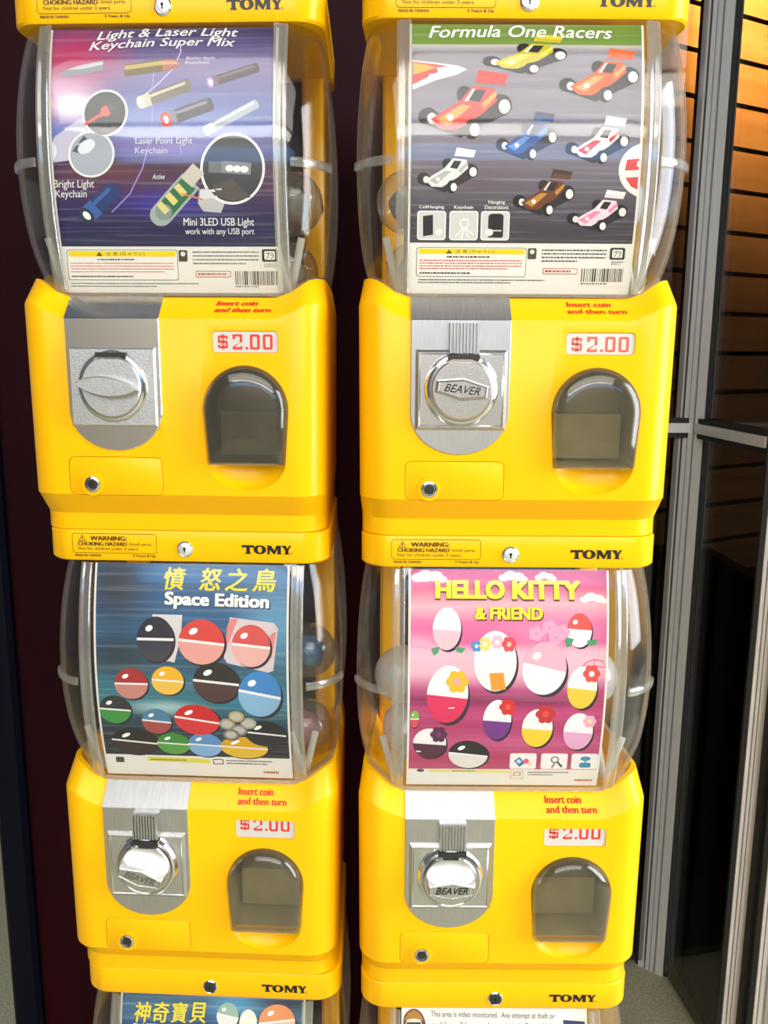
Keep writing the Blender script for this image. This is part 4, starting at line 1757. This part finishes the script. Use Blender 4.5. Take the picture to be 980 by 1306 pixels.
for s_, x0, x1 in (('HELLO', 248, 464), ('KITTY', 486, 698)):
    c.text(s_, x0, 119, x1, 171, '#6a2a20', 0.10)
    c.text(s_, x0, 115, x1, 166, '#f0e22c', 0.09)
c.item('subtitle_lettering', 24)
c.text('& FRIEND', 374, 192, 584, 227, '#6a2a20', 0.09)
c.text('& FRIEND', 371, 188, 581, 223, '#efe030', 0.075)


def bloom(c, x, y, r_, col, eye):
    c.item('printed_flower', 14)
    for k in range(6):
        c.ell(x + r_ * .62 * math.cos(k * 1.047), y + r_ * .62 * math.sin(k * 1.047), r_ * .42, r_ * .42, col, 0, 16)
    c.ell(x, y, r_ * .34, r_ * .34, eye, 0, 16)


def gift(c, cx, cy, rx, ry, top, foot, tilt=0):
    plain_capsule(c, '', cx, cy, rx, ry, top, foot, tilt)


gift(c, 284, 250, 44, 60, '#f6f2f2', '#f0c0cc', 3)
c.item('printed_ribbon', 12)
c.poly([(236, 306), (262, 300), (258, 318), (244, 326)], '#4aa070')
c.poly([(312, 300), (342, 304), (332, 318), (314, 314)], '#4aa070')
gift(c, 694, 252, 38, 48, '#e85450', '#f8eef0', 4)
c.item('printed_ribbon', 12)
c.poly([(648, 270), (676, 276), (668, 296), (654, 300)], '#4a9a6c')
c.poly([(716, 280), (750, 276), (744, 292), (720, 296)], '#4a9a6c')
gift(c, 434, 342, 66, 88, '#f8f4f2', '#f4eeec', 0)
c.item('printed_cup', 14)
c.poly([(416, 376), (460, 374), (468, 424), (424, 428)], '#e89828')
bloom(c, 402, 292, 20, '#f0d878', '#fdf6d8')
bloom(c, 440, 286, 20, '#f4bccc', '#fdf6e8')
bloom(c, 476, 292, 22, '#e44a56', '#f4c0a0')
bloom(c, 376, 298, 16, '#4a94d0', '#f4e8c0')
gift(c, 586, 362, 68, 78, '#f0b0c4', '#f8f0f0', 12)
gift(c, 288, 442, 64, 88, '#f8f4f4', '#e0265e', 6)
bloom(c, 318, 402, 34, '#f2bc28', '#f4a8a8')
gift(c, 704, 418, 46, 64, '#f8f4f2', '#f0c83c', 6)
bloom(c, 732, 376, 26, '#e44a48', '#f8f0ea')
gift(c, 444, 520, 44, 64, '#f8f4f6', '#76308c', 4)
bloom(c, 476, 478, 26, '#d82828', '#ec5048')
gift(c, 570, 546, 48, 62, '#f8f4f4', '#f0d030', 4)
bloom(c, 594, 500, 30, '#c8242c', '#e04a44')
gift(c, 698, 556, 46, 60, '#f8f2f4', '#e8a8d0', 4)
bloom(c, 732, 522, 20, '#f2b0cc', '#f6e0a8')
gift(c, 236, 598, 52, 50, '#f6f0f2', '#54203c', 4)
bloom(c, 264, 568, 26, '#56204c', '#7a3468')
gift(c, 358, 636, 62, 48, '#201a20', '#e8e0dc', 6)
gift(c, 188, 518, 14, 28, '#7ab84a', '#d84a5a', 0)
c.item('printed_parasol', 4)
c.curve([(700, 360), (716, 342), (740, 334), (766, 340), (780, 356)], 2.5, '#d04868')
c.curve([(700, 360), (740, 352), (780, 358)], 2, '#d04868')
c.curve([(740, 334), (738, 352)], 2, '#d04868')
for k, x0 in enumerate((490, 588, 684)):
    c.item('picture_icon', 8)
    c.rr(x0, 630, x0 + 84, 686, 7, '#f8e6ea')
    c.rr(x0 + 3, 633, x0 + 81, 683, 6, '#f4f2f2')
    if k == 0:
        c.bar(x0 + 22, 650, x0 + 40, 672, 22, '#3a78b0')
        c.bar(x0 + 25, 654, x0 + 33, 664, 12, '#cfe4f0')
        c.ell(x0 + 52, 658, 9, 9, '#e85a88')
        c.ell(x0 + 64, 668, 8, 7, '#f0e0b0')
    elif k == 1:
        c.ell(x0 + 44, 652, 13, 12, '#6a6468')
        c.ell(x0 + 44, 652, 9, 8, '#f4f2f2')
        c.bar(x0 + 46, 660, x0 + 36, 682, 6, '#8a8688')
        c.bar(x0 + 52, 660, x0 + 68, 678, 7, '#5a5658')
    else:
        c.ell(x0 + 44, 648, 16, 8, '#3a8cbc')
        c.rr(x0 + 26, 662, x0 + 62, 680, 6, '#3a8cbc')
        c.bar(x0 + 44, 646, x0 + 44, 664, 6, '#5aa4cc')
c.item('small_print', 2)
c.ell(210, 694, 12, 6, '#5a5660')
c.poly([(235, 690), (490, 692), (490, 702), (235, 700)], '#e8e08c')
fine_print(c, 310, 690, 420, 700, 1, '#8a8248', 4)
c.rr(496, 694, 536, 724, 2, '#c8b890')
c.rr(498, 696, 534, 722, 2, '#f2e8d8')
c.rr(504, 700, 528, 712, 2, '#8a8078')
c.rr(507, 702, 525, 710, 2, '#f2e8d8')
fine_print(c, 550, 694, 680, 712, 2, '#8a7a6c', 4)
fine_print(c, 700, 722, 760, 732, 1, '#c86848', 6)
c.flush()

# ------------------------------------------------------------------ bottom cards
M5 = scene_mat('blue_card_print', [(0.0, '#35566c'), (0.06, '#3c6a8c'), (0.15, '#24487c'), (0.4, '#1c2c5c'), (1.0, '#14203c')], [(0.62, 0.05, 0.2, 0.12, '#4aa0d0', 0.8), (0.9, 0.02, 0.2, 0.08, '#202848', 0.9)], 0.3, wob=0.05)
c = Card(LEFT[2], LYAW, 'display_card', 'blue display card with large yellow Chinese title at the bottom of the stack',
         258, 300, 824, 800, 736, 1340, -0.0945, 0.0945, 0.2135, 0.4280, M5, 1270)
c.item('title_lettering', 24)
for k, ch in enumerate('神奇寶貝'):
    c.text(ch, 300 + 57 * k, 756 - k * 1.5, 352 + 57 * k, 812 - k * 1.5, '#f0dc3c', 0.03, 0.1)
c.item('subtitle_lettering', 24)
c.text('DATE OVER 100 KEY', 300, 815, 570, 836, '#f2f0ec', 0.04, 0, -2)
plain_capsule(c, '', 590, 786, 34, 36, '#9ab8a8', '#e8ece8', 10)
plain_capsule(c, '', 742, 796, 56, 46, '#e8945c', '#f0c8a0', -8)
plain_capsule(c, '', 654, 806, 28, 40, '#f2eee0', '#e4dcc4', 0)
c.flush()

c = Card(RIGHT[2], 0, 'notice_card', 'white notice card reading This area is video monitored in small grey type',
         176, 180, 718, 700, 750, 1340, -0.0925, 0.0925, 0.2135, 0.4280)
c.root['category'] = 'notice'
c.item('notice_lettering', 4)
for k, (s_, x1) in enumerate((('This area is video monitored.  Any attempt at theft or', 628), ('vandalism will be treated as a criminal offence.  Video', 632))):
    c.text(s_, 258, 757 + 26 * k, x1, 776 + 26 * k, '#6a6664', 0.002, 0, 4)
c.item('notice_badge', 4)
c.ell(207, 800, 36, 48, '#5a3a30')
c.ell(207, 806, 26, 42, '#e6d8cc')
c.poly([(176, 782), (190, 762), (207, 754), (224, 762), (238, 782), (207, 776)], '#b07a34')
c.bar(186, 792, 228, 792, 12, '#3c3034')
c.item('notice_logo', 4)
c.poly([(652, 778), (716, 782), (716, 840), (652, 836)], '#2c3460')
c.text('CPU', 668, 796, 712, 816, '#eceaf0', 0.03, 0.2)
c.flush()


# ------------------------------------------------------------------ capsules in the globes
def capsule(unit, rz, x, y, z, r, mat, label, tilt, toy=None, group='clear capsules inside the globes'):
    m = Matrix.Rotation(rz, 4, 'Z')
    p = Vector(unit) + (m @ Vector((x, y, z)))
    t = empty('toy_capsule', p, rz, label, 'capsule', group)
    t.rotation_euler = (R(tilt[0]), R(tilt[1]), rz)

    def half(name, s, parent):
        bm = bmesh.new()
        rings = []
        for k in range(11):
            a = PI / 2 * k / 11
            rr_ = r * math.cos(a)
            zz = s * r * math.sin(a)
            rings.append([(rr_ * math.cos(2 * PI * i / 32), rr_ * math.sin(2 * PI * i / 32), zz) for i in range(32)])
        rim = [[(q * math.cos(2 * PI * i / 32), q * math.sin(2 * PI * i / 32), s * h_) for i in range(32)] for q, h_ in ((r + 0.0010, 0.0002), (r + 0.0010, 0.0018))]
        loft(bm, rim + rings[1:], cap0=False)
        return finish(name, bm, mat, parent, 60)
    half('upper_shell', 1, t)
    half('lower_shell', -1, t)
    # folded leaflet / toy bag inside
    bm = bmesh.new()
    rnd = random.Random(int(x * 1e4) + int(z * 1e4))
    bmesh.ops.create_icosphere(bm, subdivisions=3, radius=r * 0.62)
    for v in bm.verts:
        n = v.co.normalized()
        k = 1 + 0.22 * math.sin(n.x * 6 + rnd.random() * .3) * math.cos(n.y * 7) + 0.12 * math.sin(n.z * 11)
        v.co = Vector((v.co.x * k * 0.95, v.co.y * k * .8, v.co.z * k - r * 0.12))
    finish('wrapped_toy', bm, toy or pm('bag_white', (0.62, 0.62, 0.6, 1), 0.5), t, 80)
    return t


PINKTOY = pm('pink_toy_wrap', (0.55, 0.22, 0.24, 1), 0.4)
BLUEREFL = pm('blue_reflection_wrap', (0.06, 0.22, 0.42, 1), 0.3)  # blue put into the wrap, standing in for reflected sign light
GREYTOY = pm('grey_toy_wrap', (0.34, 0.33, 0.30, 1), 0.5)
WHITETOY = pm('white_toy_wrap', (0.75, 0.75, 0.78, 1), 0.5)
rc = 0.0295
ZL, ZU = Z_RIM + rc - 0.001, Z_RIM + rc * 3.06
capsule(LEFT[0], LYAW, 0.0945, 0.075, ZU, rc, CAPC, 'clear capsule lying on another in the light keychain globe, beside the gap between stacks', (20, 12), GREYTOY)
capsule(LEFT[0], LYAW, 0.088, 0.088, ZL, rc, CAPC, 'clear capsule at the globe floor under another, light keychain machine, gap side', (-30, 25), GREYTOY)
capsule(LEFT[0], LYAW, -0.0945, 0.085, ZU, rc, CAPF, 'frosted capsule upper one of two by the maroon wall, light keychain globe', (10, -30), WHITETOY)
capsule(LEFT[0], LYAW, -0.088, 0.082, ZL, rc, CAPC, 'clear capsule at the globe floor by the maroon wall, light keychain machine', (30, 0), GREYTOY)
capsule(RIGHT[0], 0, -0.0945, 0.075, ZU, rc, CAPC, 'clear capsule with seam, upper one beside the gap in the racing car globe', (15, -35), GREYTOY)
capsule(RIGHT[0], 0, -0.086, 0.085, ZL, rc, CAPC, 'clear capsule at the globe floor beside the gap, racing car machine', (0, 20), GREYTOY)
capsule(RIGHT[0], 0, 0.0945, 0.075, ZU, rc, CAPF, 'whitish capsule upper one on the door-frame side of the racing car globe', (25, 40), WHITETOY)
capsule(RIGHT[0], 0, 0.086, 0.085, ZL, rc, CAPC, 'clear capsule at the globe floor on the door-frame side, racing car machine', (0, -20), GREYTOY)
capsule(LEFT[1], LYAW, 0.0925, 0.072, ZL, rc, CAPC, 'clear capsule with a pinkish toy in the Space Edition globe', (12, 20), PINKTOY)
capsule(LEFT[1], LYAW, 0.0935, 0.100, ZU + 0.012, rc, CAPC, 'clear capsule with dark blue painted in for a reflection, in the Space Edition globe', (40, 10), BLUEREFL)
capsule(RIGHT[1], 0, 0.0945, 0.072, ZU, rc, CAPF, 'white frosted capsule above another on the door-frame side, pink card globe', (20, 30), WHITETOY)
capsule(RIGHT[1], 0, 0.086, 0.082, ZL, rc, CAPF, 'white frosted capsule at the globe floor on the door-frame side, pink card machine', (0, -20), WHITETOY)
capsule(RIGHT[1], 0, -0.0945, 0.072, ZU, rc, CAPF, 'white frosted capsule above another on the gap side of the pink card globe', (20, -30), WHITETOY)
capsule(RIGHT[1], 0, -0.086, 0.082, ZL, rc, CAPF, 'white frosted capsule at the globe floor on the gap side, pink card machine', (0, 25), WHITETOY)
